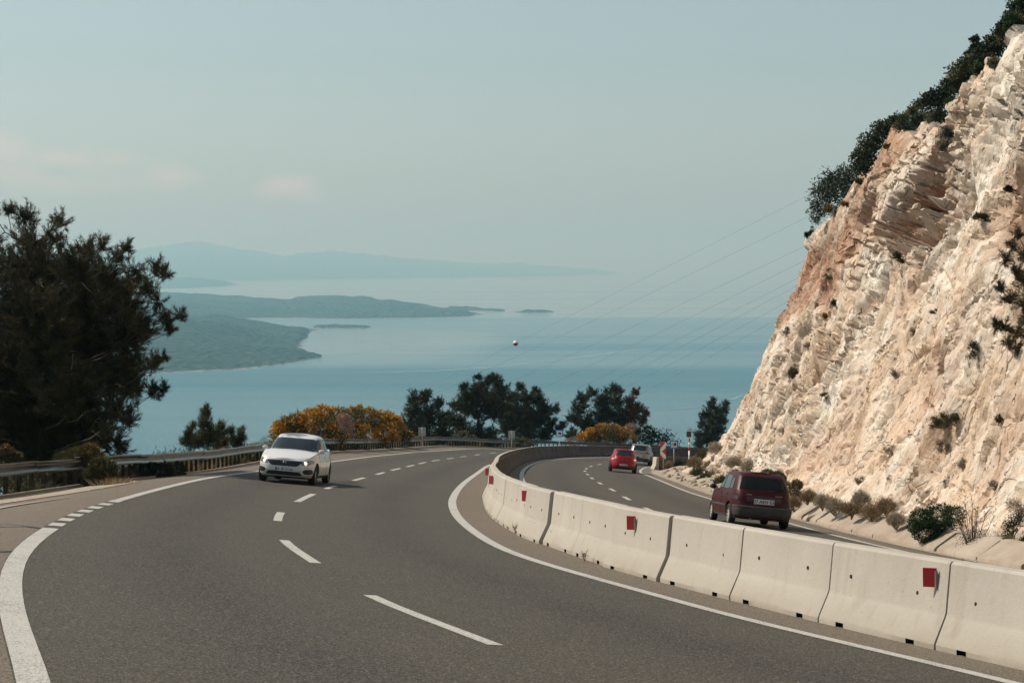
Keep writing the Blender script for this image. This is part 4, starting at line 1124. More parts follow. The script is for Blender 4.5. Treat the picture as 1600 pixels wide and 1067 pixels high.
# ------------------------------------------------------------------ vegetation
def m_leaf(name, a, b, trans=0.25, rough=0.7):
    m = NT(name, rough, 0.25)
    v = m.obj(); n = m.noise(v, 1.7, 4, 0.6); n2 = m.noise(v, 9.0, 2)
    c = m.mix(m.ramp(n, 0.35, 0.65), a, b); c = m.mix(m.ramp(n2, 0.5, 0.75, 0, 0.5), c, tuple(min(1, x * 1.7) for x in b))
    m.col(c)
    t = m.n.new('ShaderNodeBsdfTranslucent'); m.put(t.inputs[0], c)
    mx = m.n.new('ShaderNodeMixShader'); mx.inputs[0].default_value = trans
    m.l.new(m.b.outputs[0], mx.inputs[1]); m.l.new(t.outputs[0], mx.inputs[2])
    m.l.new(mx.outputs[0], m.n['Material Output'].inputs[0]); return m.m
M['pine'] = m_leaf('pine_needles', (0.016, 0.018, 0.006), (0.070, 0.056, 0.020), 0.08)
M['pine_far'] = m_leaf('pine_needles_far', (0.020, 0.027, 0.011), (0.050, 0.050, 0.022), 0.1)
M['pine_young'] = m_leaf('young_pine_needles', (0.035, 0.042, 0.014), (0.085, 0.075, 0.028), 0.15)
M['oak'] = m_leaf('dark_evergreen_leaves', (0.014, 0.022, 0.008), (0.036, 0.044, 0.016), 0.12)
M['green'] = m_leaf('green_bush_leaves', (0.016, 0.034, 0.008), (0.034, 0.060, 0.016), 0.15)
M['broomgreen'] = m_leaf('broom_twigs', (0.055, 0.055, 0.018), (0.12, 0.10, 0.03), 0.2)
M['broomflower'] = m_leaf('broom_flowers', (0.36, 0.15, 0.012), (0.60, 0.31, 0.03), 0.3, 0.6)
M['dry'] = m_leaf('dry_grass', (0.16, 0.11, 0.06), (0.30, 0.22, 0.13), 0.25)
M['greydry'] = m_leaf('grey_dry_herb', (0.24, 0.20, 0.145), (0.40, 0.34, 0.26), 0.3)
M['olive'] = m_leaf('olive_scrub', (0.05, 0.05, 0.022), (0.11, 0.10, 0.045), 0.15)
M['orangeflower'] = m_leaf('orange_flowers', (0.45, 0.16, 0.02), (0.6, 0.26, 0.03), 0.3)
M['pinkdry'] = m_leaf('faded_heads', (0.20, 0.12, 0.10), (0.30, 0.19, 0.16), 0.2)
M['reddry'] = m_leaf('browned_needles', (0.08, 0.035, 0.02), (0.14, 0.06, 0.03), 0.15)
M['bark'] = flat('pine_bark', (0.085, 0.062, 0.045), 0.95, vary=0.5, vscale=4)
M['twig'] = flat('grey_twigs', (0.11, 0.085, 0.065), 0.95, vary=0.3, vscale=6)
M['paletwig'] = flat('bare_branches', (0.30, 0.24, 0.18), 0.9, vary=0.2, vscale=6)
NPR = np.random.default_rng

def branch_mesh(mb, a, b, r0, r1, rng, sag=0.0, n=5, sides=6):
    a, b = Vector(a), Vector(b); L = (b - a).length; pts = []
    for i in range(n + 1):
        t = i / n; p = a.lerp(b, t)
        p += Vector((rng.normal(0, .03) * L * (0 < i < n), rng.normal(0, .03) * L * (0 < i < n), math.sin(math.pi * t) * (-sag) * L))
        pts.append(p)
    mb.tube(pts, [r0 * (1 - t) + r1 * t for t in np.linspace(0, 1, n + 1)], sides)
    return pts

def pine(name, label, base, clumps, seed, mat, nl, nw, dens, k=12, trunk_r=0.2, lean=(0, 0), group=None, bare=0, cat='tree', trunk_top=0.9, up=0.45):
    """clumps: world centres and radii; limbs run from the trunk to each, twigs carry tufts of needles"""
    rng = NPR(seed); base = Vector(base)
    root = empty(name, base, label=label, cat=cat, group=group)
    C = [Vector(c[:3]) - base for c in clumps]; R = [c[3] for c in clumps]
    ztop = max(c.z for c in C); cx = sum(c.x * r for c, r in zip(C, R)) / sum(R); cy = sum(c.y * r for c, r in zip(C, R)) / sum(R)
    tw = MB(); ttop = Vector((cx * 0.9 + lean[0], cy * 0.9 + lean[1], ztop * trunk_top))
    tp = branch_mesh(tw, (0, 0, -0.8), ttop, trunk_r, trunk_r * 0.22, rng, 0.0, 8, 9)
    tw.build('trunk', M['bark'], root, True)
    def trunk_at(z):
        for p, q in zip(tp[:-1], tp[1:]):
            if p.z <= z <= q.z: return p.lerp(q, (z - p.z) / max(q.z - p.z, 1e-6))
        return tp[-1] if z > tp[-1].z else tp[0]
    limbs = MB(); twp = MB()
    PT, AX = [], []
    for c, r in zip(C, R):
        hd = math.hypot(c.x - cx, c.y - cy)
        att = trunk_at(max(0.5, c.z - 0.25 * hd - 0.4 * r - 0.2))
        rr = min(trunk_r * 0.4, 0.018 + 0.016 * r * (1 + hd * 0.2))
        lp = branch_mesh(limbs, att, c - Vector((0, 0, r * 0.25)), rr, rr * 0.35, rng, 0.06, 5, 5)
        nb = int(max(8, dens * r * r / (nl * nl) * 0.085 + 7))
        d = unit(rng.normal(0, 1, (nb, 3)) + np.array([0, 0, up * 0.6]))
        org = np.array(c)[None] + rng.normal(0, r * 0.18, (nb, 3)) - np.array([0, 0, r * 0.2])
        L = r * rng.uniform(0.55, 1.0, (nb, 1)) * np.array([1.0])
        for j in range(nb):
            steps = max(3, int(L[j, 0] * 0.75 / (nl * 0.55)))
            t = np.linspace(0.28, 1.0, steps)[:, None]
            curve = np.array([0, 0, 1.0]) * (t ** 2) * L[j, 0] * 0.28
            pts = org[j] + d[j] * L[j, 0] * t + curve + rng.normal(0, nl * 0.12, (steps, 3))
            PT.append(pts); AX.append(unit(d[j] + np.array([0, 0, up]) + rng.normal(0, .2, (steps, 3))))
            if j % 6 == 0: twp.tube([tuple(org[j]), tuple(pts[len(pts) // 2]), tuple(pts[-1])], [rr * .35, rr * .22, rr * .1], 3, cap=False)
    limbs.build('limbs', M['bark'], root, True)
    tag(twp.build('twigs', M['bark'], root, True), kind='stuff')
    for _ in range(bare):
        i = rng.integers(len(C)); c = C[i]; dd = Vector(rng.normal(0, 1, 3)); dd.y = -abs(dd.y) - .6; dd.normalize()
        bb_ = MB(); p0 = c + dd * R[i] * .6; p1 = c + dd * R[i] * 1.15 + Vector((0, 0, .2))
        branch_mesh(bb_, p0, p1, 0.018, 0.006, rng, -0.1, 4, 4); branch_mesh(bb_, p0.lerp(p1, .5), p1 + Vector((.15, 0, -.12)), 0.010, 0.004, rng, 0, 3, 4)
        bb_.build('bare_branch', M['paletwig'], root, True)
    PT, AX = np.concatenate(PT), np.concatenate(AX)
    v, f = needles(rng, PT, AX, k, nl, nw, 0.62)
    tag(link('needles', npmesh('needles', v, f, mat), root), kind='stuff')
    return root

def px_clumps(L, depth, seed, jy=1.0, rs=1.0):
    rng = NPR(seed); out = []
    L = [(x, y, r * (0.88 if r < 30 and depth < 70 else 1.0)) for x, y, r in L]
    for x, y, r in L:
        d = depth + rng.uniform(-jy, jy); p = at(x, y, d); out.append((p.x, p.y, p.z, r * d / F_PX * rs))
    return out
def foot_of(px, depth, zf=gz1):
    x = (px - CX) / F_PX * depth; return (x, depth, zf(x, depth))

big = [(12,330,16),(42,337,24),(95,347,20),(50,375,35),(85,372,25),(135,387,24),(160,382,20),(197,387,15),(187,403,20),(120,420,42),(60,430,55),(15,420,40),(170,430,36),(212,428,24),(243,420,20),(258,428,16),(228,452,26),(247,470,18),(190,470,42),
       (130,480,52),(60,490,58),(10,490,45),(225,505,26),(258,500,20),(283,492,14),(268,514,14),(200,520,42),(140,540,52),(70,550,58),(10,560,50),(205,562,30),(238,568,20),(255,560,12),(180,590,42),(110,610,56),(40,620,58),(210,600,30),(240,612,20),(256,607,12),
       (185,640,34),(200,655,20),(130,670,52),(60,680,56),(10,680,50),(175,690,30),(192,698,12),(-40,380,45),(-50,460,60),(-60,550,62),(-60,640,62),(-130,440,55),(-140,540,60),(-140,630,55),(-20,330,24),(-80,350,34)]
base = foot_of(60, 58.0)
cl = px_clumps(big, 57.0, 3, 2.8) + px_clumps([(x, y, r) for x, y, r in big if r > 40], 59.5, 4, 1.2)
pine('pine_tree', 'large dark pine tree filling the left side behind the guardrail', base, cl, 11, M['pine'], 0.15, 0.017, 34, 17, 0.26, group=None, bare=26)

far_trees = [
 ('small dark pine leaning left of the large pine group', 668, 158, [(650,624,13),(666,619,10),(684,632,9),(645,643,16),(668,650,22),(640,663,13),(690,655,13),(655,677,22),(692,677,18),(637,684,12)], M['pine_far'], 21),
 ('largest pine of the group beyond the far bend', 752, 174, [(745,608,13),(764,597,8),(768,590,7),(775,594,8),(730,620,17),(755,622,22),(780,612,17),(714,636,13),(703,655,12),(738,636,22),(772,638,24),(718,664,17),(745,676,18),(724,684,18),(700,684,14),(766,680,12),(748,590,5),(725,606,7)], M['pine_far'], 22),
 ('broad pine joined to the right of the largest one', 822, 187, [(800,620,12),(814,606,8),(822,622,13),(840,622,11),(846,632,10),(852,643,14),(867,638,7),(812,646,24),(835,655,22),(860,664,12),(873,672,8),(795,668,20),(825,676,20),(852,680,14),(790,640,15),(880,664,5),(838,610,6)], M['pine_far'], 23),
 ('rounded pine standing behind the blue sign', 940, 211, [(914,622,11),(926,614,9),(905,640,14),(895,655,11),(940,626,15),(959,607,8),(967,612,7),(964,628,14),(945,648,20),(915,662,18),(970,652,18),(893,680,12),(928,680,18),(962,678,18),(950,612,6),(905,618,5)], M['pine_far'], 24),
 ('pine with browned right side next to the rounded pine', 988, 213, [(984,628,10),(993,614,6),(997,640,11),(1008,646,6),(985,650,14),(1002,658,8),(975,668,14),(990,674,10)], M['reddry'], 25),
 ('single conical pine beside the foot of the cliff', 1110, 222, [(1113,627,5),(1112,636,8),(1122,642,7),(1134,632,5),(1130,642,7),(1101,648,8),(1113,652,12),(1126,655,11),(1097,662,8),(1108,668,14),(1122,672,13),(1092,680,8),(1105,685,14),(1122,690,14),(1092,693,10)], M['pine_far'], 26)]
for lab, tx, d, L, mat, sd in far_trees:
    b_ = foot_of(tx, d + 1)
    pine('pine_tree', lab, b_, px_clumps(L, d, sd, 1.6, 1.0), sd, mat, 0.34, 0.062, 85, 11, 0.28, group='pines beyond the far bend')
young = [(322, [(322,641,3.5),(322,650,7),(321,662,10),(324,678,15),(312,688,12),(332,690,12)]), (300, [(301,668,5),(296,680,8),(290,692,9),(303,694,10)]), (346, [(345,667,5),(347,678,9),(344,692,11),(352,696,9)]), (366, [(361,676,5),(364,688,8),(374,690,7),(377,673,3.5),(378,682,6),(370,699,9)])]
labs = ['tallest slender young pine above the guardrail, right of the large tree', 'young pine on the left edge of the small clump above the guardrail', 'young pine right of the tallest in the small clump', 'young pine on the right edge of the small clump above the guardrail']
for i, (tx, L) in enumerate(young):
    d = 84 + i * 0.7
    pine('young_pine', labs[i], foot_of(tx, d + .3), px_clumps(L, d, 50 + i, 0.3, 1.3), 60 + i, M['pine_young'], 0.22, 0.03, 60, 10, 0.07, group='young pines above the guardrail', up=1.2)
# pine growing on the rock at the right picture edge
e0, en = face_point(1590, 520)
cl = px_clumps([(1592,368,9),(1582,385,11),(1600,395,16),(1572,405,9),(1590,425,16),(1605,440,22),(1563,452,10),(1578,465,14),(1600,475,22),(1555,505,9),(1572,510,12),(1592,515,18),(1612,500,22),(1575,535,9),(1590,545,10),(1625,460,25),(1630,420,22),(1620,540,20)], e0.y - 1.6, 77, 0.7)
pine('pine_tree', 'dark pine growing from the rock face at the right picture edge', e0 + Vector((1.0, .4, -1.2)), cl, 78, M['pine'], 0.16, 0.02, 40, 13, 0.10, up=0.2)

# --- bushes
def bush(name, label, blobs, seed, mat, leaf, n, cat='shrub', group=None, flowers=None, fl_n=0, fl_size=None, base=None, stems=8, aspect=0.6, upb=0.3, stem_mat=None, blades=False, shell=0.35, lump=0.22):
    rng = NPR(seed)
    P, N, W = [], [], []
    tot = sum(b[3] ** 2 for b in blobs)
    for x, y, z, r, *sq in blobs:
        sy = sq[0] if sq else 0.85
        m = int(n * r * r / tot); d = unit(rng.normal(0, 1, (m, 3)))
        rr = r * (1 - shell * rng.random((m, 1)) ** 1.6) * (1 + lump * fbm(d[:, 0] * 2.2 + x, d[:, 1] * 2.2 + y, d[:, 2] * 2.2, 3, seed)[:, None])
        P.append(np.array([x, y, z]) + d * rr * np.array([1, 1, sy])); N.append(d)
    P, N = np.concatenate(P), np.concatenate(N)
    zmin = min(b[2] - b[3] * .8 for b in blobs)
    if base is None: base = (np.mean([b[0] for b in blobs]), np.mean([b[1] for b in blobs]), zmin)
    base = np.array(base, float)
    keep = P[:, 2] > base[2] - 0.6; P, N = P[keep], N[keep]
    root = empty(name, tuple(base), label=label, cat=cat, group=group)
    if blades: v, f = needles(rng, P - base, unit(N + np.array([0, 0, upb * 2])), 2, leaf, leaf * aspect, 0.35)
    else: v, f = leaves(rng, P - base, leaf, aspect, upb, N)
    tag(link('foliage', npmesh('foliage', v, f, mat), root), kind='stuff')
    if flowers is not None and fl_n:
        w = np.clip(N[:, 2] + 0.55 - N[:, 1] * 0.5, 0, 2) * (0.15 + (vnoise(P[:, 0] * 1.3, P[:, 1] * 1.3, P[:, 2] * 1.3, seed) > 0.0))
        w = w / w.sum(); idx = rng.choice(len(P), min(fl_n, len(P)), p=w)
        v, f = leaves(rng, P[idx] - base + N[idx] * leaf * .5, fl_size or leaf * .6, 0.9, 0.3, N[idx])
        tag(link('flowers', npmesh('flowers', v, f, flowers), root), kind='stuff')
    if stems:
        mb = MB()
        for i in range(stems):
            t = P[rng.integers(len(P))] - base; mb.tube([(0, 0, -0.1), tuple(t * .5 + rng.normal(0, .04, 3)), tuple(t * .92)], [0.02, 0.012, 0.006], 4, cap=False)
        tag(mb.build('stems', stem_mat or M['twig'], root, True), kind='stuff')
    return root
def px_blobs(L, depth, jy=0.6, seed=1):
    return [c for c in px_clumps(L, depth, seed, jy)]
br_sets = [
 ('orange flowering broom just above the white car roof', 107, [(448,668,17),(462,660,16),(440,682,15),(468,682,20),(455,690,18)]),
 ('orange flowering broom right of the white car roof', 112, [(488,660,20),(505,652,16),(500,675,22),(520,685,20),(482,685,18)]),
 ('tallest orange broom in the middle of the flowering row', 123, [(530,650,16),(545,656,20),(552,675,22),(530,676,20),(560,645,10)]),
 ('orange broom in front of the tallest broom, to its right', 132, [(575,650,17),(590,658,18),(580,678,22),(605,680,18)]),
 ('last orange broom before the pines, at the right end of the row', 139, [(612,662,15),(622,676,14),(634,682,10),(606,652,10)])]
for i, (lab, d, L) in enumerate(br_sets):
    bush('broom_shrub', lab, px_blobs(L, d, 1.0, 30 + i), 80 + i, M['broomgreen'], 0.16, 5200, group='orange flowering brooms along the guardrail', flowers=M['broomflower'], fl_n=2900, fl_size=0.125, lump=.42, base=None, aspect=0.2, blades=True, upb=.5)
bush('dry_shrub', 'purple grey dry shrub standing among the orange brooms', px_blobs([(537,655,10),(541,668,12)], 114, .3, 7), 91, M['pinkdry'], 0.12, 1200, aspect=.3)
bush('shrub', 'dark green shrub poking up between the brooms', px_blobs([(558,646,8),(492,650,7)], 121, .3, 8), 92, M['olive'], 0.14, 900, aspect=.3)
for i, (lab, d, L) in enumerate([('orange broom left of the red hatchback below the rounded pine', 205, [(912,685,9),(925,680,11),(940,676,13),(930,688,12)]), ('olive broom with few flowers above the red hatchback', 204, [(955,674,13),(968,680,14),(982,685,13),(958,688,14)])]):
    bush('broom_shrub', lab, px_blobs(L, d, 1.0, 60 + i), 95 + i, M['broomgreen'], 0.2, 3000, group='brooms beyond the far barrier', flowers=M['broomflower'], fl_n=(1900, 600)[i], fl_size=0.17, aspect=0.25, blades=True, upb=.5)
bush('dry_shrub', 'pinkish dry shrub top above the olive broom', px_blobs([(985,668,9),(978,672,8)], 207, .3, 9), 98, M['pinkdry'], 0.16, 900, aspect=.35)
bush('dry_shrub', 'pinkish low shrub left of the orange broom beyond the barrier', px_blobs([(897,690,10),(888,693,8)], 201, .3, 9), 99, M['pinkdry'], 0.16, 900, aspect=.35)
bush('shrub', 'loose dark leafy shrub above the silver car', px_blobs([(1010,672,12),(1022,680,13),(1002,684,14),(1036,688,12),(1016,694,12)], 212, .8, 10), 100, M['oak'], 0.26, 1500, aspect=.6, shell=.9)
bush('shrub', 'sparse leafy shrub branches above the blue sign', px_blobs([(1042,676,9),(1052,684,9),(1060,692,8)], 214, .8, 10), 101, M['oak'], 0.24, 110, aspect=.6, shell=1, stems=14)
for i, (lab, d, L) in enumerate([('olive undergrowth at the foot of the small left pine', 162, [(672,690,14),(690,686,12)]), ('brown green undergrowth left of the large pine', 168, [(708,688,13),(722,682,12),(735,690,12)]), ('low olive undergrowth below the large pine', 174, [(755,692,11),(772,690,11)]), ('low undergrowth right of the second sign back', 181, [(800,690,10),(818,692,10)])]):
    bush('shrub', lab, px_blobs(L, d, .6, 64 + i), 105 + i, M['olive'], 0.16, 1500, aspect=.5, group='undergrowth along the far guardrail')

# scrub and weeds around the near guardrail
def tuft(name, label, x, y, zf, h, r, seed, mat, n=220, cat='grass tuft', group=None, fl=None, fn=0, w=0.012, fsz=0.035):
    rng = NPR(seed); z = zf(x, y)
    root = empty(name, (x, y, z), label=label, cat=cat, group=group)
    P = np.column_stack([rng.normal(0, r * .5, n), rng.normal(0, r * .5, n), np.zeros(n)])
    A = unit(np.column_stack([P[:, 0] * 1.1 / r, P[:, 1] * 1.1 / r, np.ones(n) * 1.5]) + rng.normal(0, .22, (n, 3)))
    L = h * rng.uniform(.5, 1.15, (n, 1)); side = unit(np.cross(A, rng.normal(0, 1, (n, 3)))) * w
    mid = P + A * L * .6; tip = P + A * L + np.column_stack([A[:, 0] * L[:, 0] * .25, A[:, 1] * L[:, 0] * .25, -L[:, 0] * .06])
    v = np.stack([P - side, P + side, mid + side * .6, mid - side * .6, tip], 1).reshape(-1, 3)
    b_ = np.arange(n)[:, None] * 5
    me = npmesh('blades', v, [b_ + np.array([[0, 1, 2, 3]]), b_ + np.array([[3, 2, 4]])], mat)
    tag(link('blades', me, root), kind='stuff')
    if fl is not None:
        idx = rng.integers(0, n, fn); v, f = leaves(rng, tip[idx], fsz, .9); tag(link('flowers', npmesh('flowers', v, f, fl), root), kind='stuff')
    return root
bush('shrub', 'orange flowered shrub top at the left picture edge behind the guardrail', px_blobs([(8,708,14),(22,716,12),(-14,712,20)], 50, .4, 3), 120, M['olive'], 0.09, 2200, flowers=M['orangeflower'], fl_n=260, fl_size=.05, aspect=.35, blades=True)
bush('shrub', 'yellowish weeds rising above the guardrail below the large pine', px_blobs([(120,712,16),(140,706,16),(150,718,16),(98,718,13)], 50.5, .4, 3), 121, M['broomgreen'], 0.10, 2200, flowers=M['orangeflower'], fl_n=120, fl_size=.04, aspect=.25, blades=True)
bush('shrub', 'dark weedy shrub growing through the guardrail', px_blobs([(160,735,22),(148,750,20),(172,748,11),(160,760,12)], 48.9, .5, 3), 122, M['olive'], 0.09, 4200, flowers=M['broomflower'], fl_n=90, fl_size=.04, aspect=.35, blades=True)
bush('shrub', 'olive shrub under the guardrail left of the weedy one', px_blobs([(100,745,20),(118,752,18),(80,752,16)], 50.6, .4, 3), 123, M['olive'], 0.09, 3400, aspect=.35, blades=True, flowers=M['broomflower'], fl_n=40, fl_size=.04)
bush('shrub', 'dark scrub under the guardrail at the left picture edge', px_blobs([(10,745,22),(30,752,18),(-16,748,24)], 50.2, .4, 3), 124, M['oak'], 0.08, 3000, aspect=.4)
bush('shrub', 'brownish scrub behind the second guardrail post group', px_blobs([(58,748,18),(70,756,12)], 50.6, .4, 3), 125, M['dry'], 0.08, 1800, aspect=.3, blades=True)
bush('shrub', 'dark scrub behind the guardrail right of the weedy shrub', px_blobs([(225,735,20),(250,738,20),(275,735,18),(205,742,16)], 60, .8, 3), 126, M['oak'], 0.10, 4200, aspect=.4)
bush('shrub', 'olive scrub under the young pines behind the guardrail', px_blobs([(300,722,15),(330,722,15),(360,722,14),(385,720,12)], 82, .8, 3), 127, M['olive'], 0.14, 3400, aspect=.4)
bush('shrub', 'dark scrub behind the guardrail left of the white car', px_blobs([(395,715,12),(412,712,14),(430,708,16)], 98, .8, 3), 128, M['oak'], 0.14, 2600, aspect=.4)
for i in range(46):
    s_ = nearest_s(RAIL, (-12, 36)) + i * 3.3; (x, y), t = point_at(RAIL, s_); x -= t[1] * 1.3; y += t[0] * 1.3; r_ = random.Random(70 + i)
    zc = gz1(x, y) + .45 + .1 * (y > 90)
    bush('shrub', 'low dark scrub just behind the guardrail posts', [(x + r_.uniform(-.3, .3), y + r_.uniform(-1.2, 1.2), zc + r_.uniform(-.25, .1), r_.uniform(.4, .65)) for _ in range(4)], 1000 + i, M[('oak', 'olive', 'dry')[i % 3]], .09, 1500, group='low scrub behind the guardrail', stems=3, aspect=.35, blades=True, lump=.4)
for i in range(26):
    s_ = nearest_s(RAIL, (-12, 38)) + 3.0 + i * 2.6; (x, y), t = point_at(RAIL, s_)
    r_ = random.Random(i); x += r_.uniform(-.8, -.1)
    tuft('dry_grass', 'dry grass tuft at the guardrail foot, number of posts hidden behind it' if False else 'dry grass tuft at the foot of the guardrail posts', x, y + r_.uniform(-.5, .5), gz1, r_.uniform(.25, .5), r_.uniform(.18, .35), 300 + i, M['dry'] if r_.random() < .6 else M['olive'], 160, group='grass tufts along the guardrail')
tuft('dry_grass', 'pale dry grass patch in the gap of the guardrail foot, beside the kerb end', -9.9, 47.6, gz1, .2, .45, 340, M['dry'], 260, group='grass tufts along the guardrail')

# --- plants on the rock face, along its rim and at its foot
def on_face(px, py, w, h, label, mat, seed, leaf=0.07, n=900, blades=False, name='cliff_shrub', aspect=.45, shell=.6, fl=None, fn=0, cat='shrub', group='shrubs on the rock face', out=0.3, up=.3):
    p, nrm = face_point(px, py); k = p.y / F_PX
    r = w * 0.5 * k; ry = h * 0.5 * k; p = p + nrm * min(r, 0.8) * out
    rng = NPR(seed); nb = 5 if max(w, h) < 26 else 8
    bl = []
    for i in range(nb):
        a, b = rng.uniform(-.55, .55, 2); rr = min(r, ry) * rng.uniform(.3, .7)
        bl.append((p.x + a * (2 * r - rr), p.y + rng.uniform(-.3, .3) * r, p.z + b * (2 * ry - rr) * .9, rr))
    return bush(name, label, bl, seed, mat, leaf * max(1, p.y / 75), n, cat=cat, group=group, base=tuple(p - nrm * .3), aspect=aspect, blades=blades, stems=5, shell=1.0, lump=.5, flowers=fl, fl_n=fn, upb=up)
FS = [(1478,215,22,34,'dark green shrub in the dark cleft near the cliff rim','oak'),(1470,238,16,18,'smaller dark shrub just below the one in the cleft','oak'),(1404,400,24,16,'flat dark shrub on the ledge below the blocky recess','oak'),
 (1532,340,26,12,'low dark shrub on the rock right of the blocky recess','olive'),(1521,549,26,30,'compact dark green shrub on the right half of the rock face','green'),(1457,486,16,10,'small dark shrub on the mid rock face','olive'),
 (1224,513,15,22,'dark shrub near the left cliff edge above the road sign pole','olive'),(1240,578,22,22,'olive shrub left on the lower rock face','olive'),(1233,586,14,16,'dark low shrub joined to the olive shrub','oak'),
 (1472,662,44,26,'wide olive shrub low on the right rock face','olive'),(1490,655,26,24,'upper right part bush beside the wide olive shrub','olive'),(1477,692,24,18,'grey dry bush below the wide olive shrub','greydry'),
 (1283,620,12,18,'small dark shrub on the left middle rock face','olive'),(1292,436,16,22,'olive shrub in the rusty recess','olive'),(1298,478,12,12,'dark tuft in the rusty recess left of the yellow one','oak'),
 (1590,180,18,34,'dark shrub at the right picture edge high on the face','olive'),(1580,300,24,14,'dark scrub in the shaded pocket at the right edge','oak'),
 (1558,658,10,14,'small dark tuft under the edge pine','olive'),(1388,706,16,30,'dark grey dry bush above the green bush row','greydry'),(1336,750,14,20,'grey dry bush low behind the brown tufts','greydry'),
 (1217,675,14,20,'grey dry bush on the lower left face','greydry'),(1290,785,14,10,'low grey tuft near the red car on the rock','greydry'),
 (1255,545,10,12,'grey herb clump on the left face below the recess','greydry'),(1395,585,16,14,'grey herb clump on the smooth slab','greydry'),(1420,520,12,18,'grey herb clump in the long groove','greydry'),
 (1180,668,10,12,'grey herb clump near the left foot of the cliff','greydry'),(1550,760,16,20,'grey herb clump above the twiggy shrub','greydry'),(1500,720,14,14,'grey herb clump above the round green bush','greydry')]
for i, (x, y, w, h, lab, mt) in enumerate(FS):
    on_face(x, y, w, h, lab, M[mt], 400 + i, 0.065, 1100 if w > 20 else 330, blades=mt in ('greydry', 'olive'), aspect=.3 if mt != 'oak' else .5)
on_face(1284, 494, 9, 10, 'small yellow broom in the rusty recess', M['broomgreen'], 450, .07, 400, True, 'broom_shrub', .25, fl=M['broomflower'], fn=200)
RIMS = [(1300,328,26,20,'round yellow broom on the lower rim'),(1338,288,14,10,'small yellow broom on the rim between the dark bushes'),(1383,226,12,8,'small yellow broom on the rim right of the upper bush'),(1318,318,16,9,'flat yellow broom beside the round one')]
for i, (x, y, w, h, lab) in enumerate(RIMS):
    on_face(x, y, w, h, lab, M['broomgreen'], 460 + i, .07, 1500, True, 'broom_shrub', .25, fl=M['broomflower'], fn=260, group='yellow brooms on the rim')
def rim_depth(px):
    X_, Y_ = to_px(CV[..., 0], CV[..., 1], CV[..., 2]); ok = (np.abs(X_ - px) < 6) & (CV[..., 1] > 40) & (B2 == 0)
    yy = np.where(ok, Y_, 1e9); i = np.unravel_index(np.argmin(yy), yy.shape); return CV[i][1], float(yy[i])
def rim_bush(L, label, seed, mat, leaf=.12, n=3500, name='rim_shrub', grp='dark bushes along the cliff rim', back_=1.5, **k):
    xm = np.mean([l[0] for l in L]); d, ty = rim_depth(xm); d += back_
    out = []
    for x, y, r in L:
        _, t_ = rim_depth(x); out.append((x, max(y, t_ - 2.1 * r) if y < t_ - 2.1 * r and r > 12 else y, r))
    L = out
    bush(name, label, px_blobs(L, d, .8, seed), seed, mat, leaf, n, group=grp, shell=.75, lump=.5, **k)
rim_bush([(1285,300,20),(1300,285,22),(1322,270,16),(1310,300,24),(1280,325,16),(1330,290,18),(1275,342,9)], 'big dark bush on the lower rim of the cliff', 500, M['oak'], .14, 6000)
rim_bush([(1350,245,20),(1362,225,20),(1380,205,20),(1395,195,14),(1345,262,16),(1400,210,12)], 'big dark bush above the blocky recess on the rim', 501, M['oak'], .14, 6000)
rim_bush([(1412,185,9),(1425,175,10),(1436,165,10)], 'low scrub on the rim between the big bush and the boulders', 502, M['olive'], .11, 1800)
rim_bush([(1452,145,16),(1470,135,17),(1486,125,15)], 'dark bush on the rim above the white boulders', 503, M['oak'], .12, 3500)
rim_bush([(1500,112,18),(1520,100,20),(1512,120,14)], 'dark bush in the middle of the upper rim', 504, M['olive'], .12, 3500)
rim_bush([(1525,75,9),(1523,62,6),(1530,90,13),(1518,85,9)], 'small pointed dark tree on the upper rim', 505, M['oak'], .12, 2200)
rim_bush([(1545,80,18),(1560,65,18),(1540,95,14)], 'dark bush right of the pointed tree on the rim', 506, M['oak'], .12, 3500)
rim_bush([(1575,50,20),(1590,40,22),(1602,30,22)], 'dark bush at the top right picture corner', 507, M['olive'], .12, 4200)
rim_bush([(1590,12,16),(1605,5,20),(1600,-10,16)], 'topmost dark bush touching the upper right corner', 508, M['oak'], .12, 3500, back_=3)
for i, (x, y, w, h, lab) in enumerate([(1262,350,10,14,'small dark shrub on the lowest rim corner'), (1252,362,8,10,'tiny shrub hanging at the lowest rim corner')]):
    on_face(x, y, w, h, lab, M['oak'], 520 + i, .07, 500)
for i, x in enumerate(range(1398, 1600, 12)):
    r_ = random.Random(i + 5); d, ty = rim_depth(x); r = r_.uniform(8, 15)
    L = [(x + r_.uniform(-5, 5), ty - r * r_.uniform(.1, .6), r * r_.uniform(.6, 1)) for _ in range(4)]
    bush('rim_shrub', 'low dark scrub hugging the upper rim of the cliff', px_blobs(L, d + .7, .5, 540 + i), 540 + i, M[('oak', 'olive', 'oak', 'green')[i % 4]], .10, 1500, group='low scrub hugging the rim', shell=.9, lump=.55, stems=3)
# a spread of rim scrub behind the edge, seen from other places
for i in range(22):
    r_ = random.Random(900 + i); ss = nearest_s(FOOT, (11, 48 + i * 4.4)); bx3, by3, bz3 = base_pt(ss, H_TOP, r_.uniform(4, 9))
    rr = r_.uniform(.5, 1.1)
    bush('rim_shrub', 'dark scrub on the plateau behind the rim of the cliff', [(bx3 + r_.uniform(-1, 1), by3 + r_.uniform(-1, 1), bz3 - 0.5, rr) for _ in range(3)], 900 + i, M['oak'] if i % 2 else M['olive'], .14, 700, group='scrub on the plateau', stems=3)

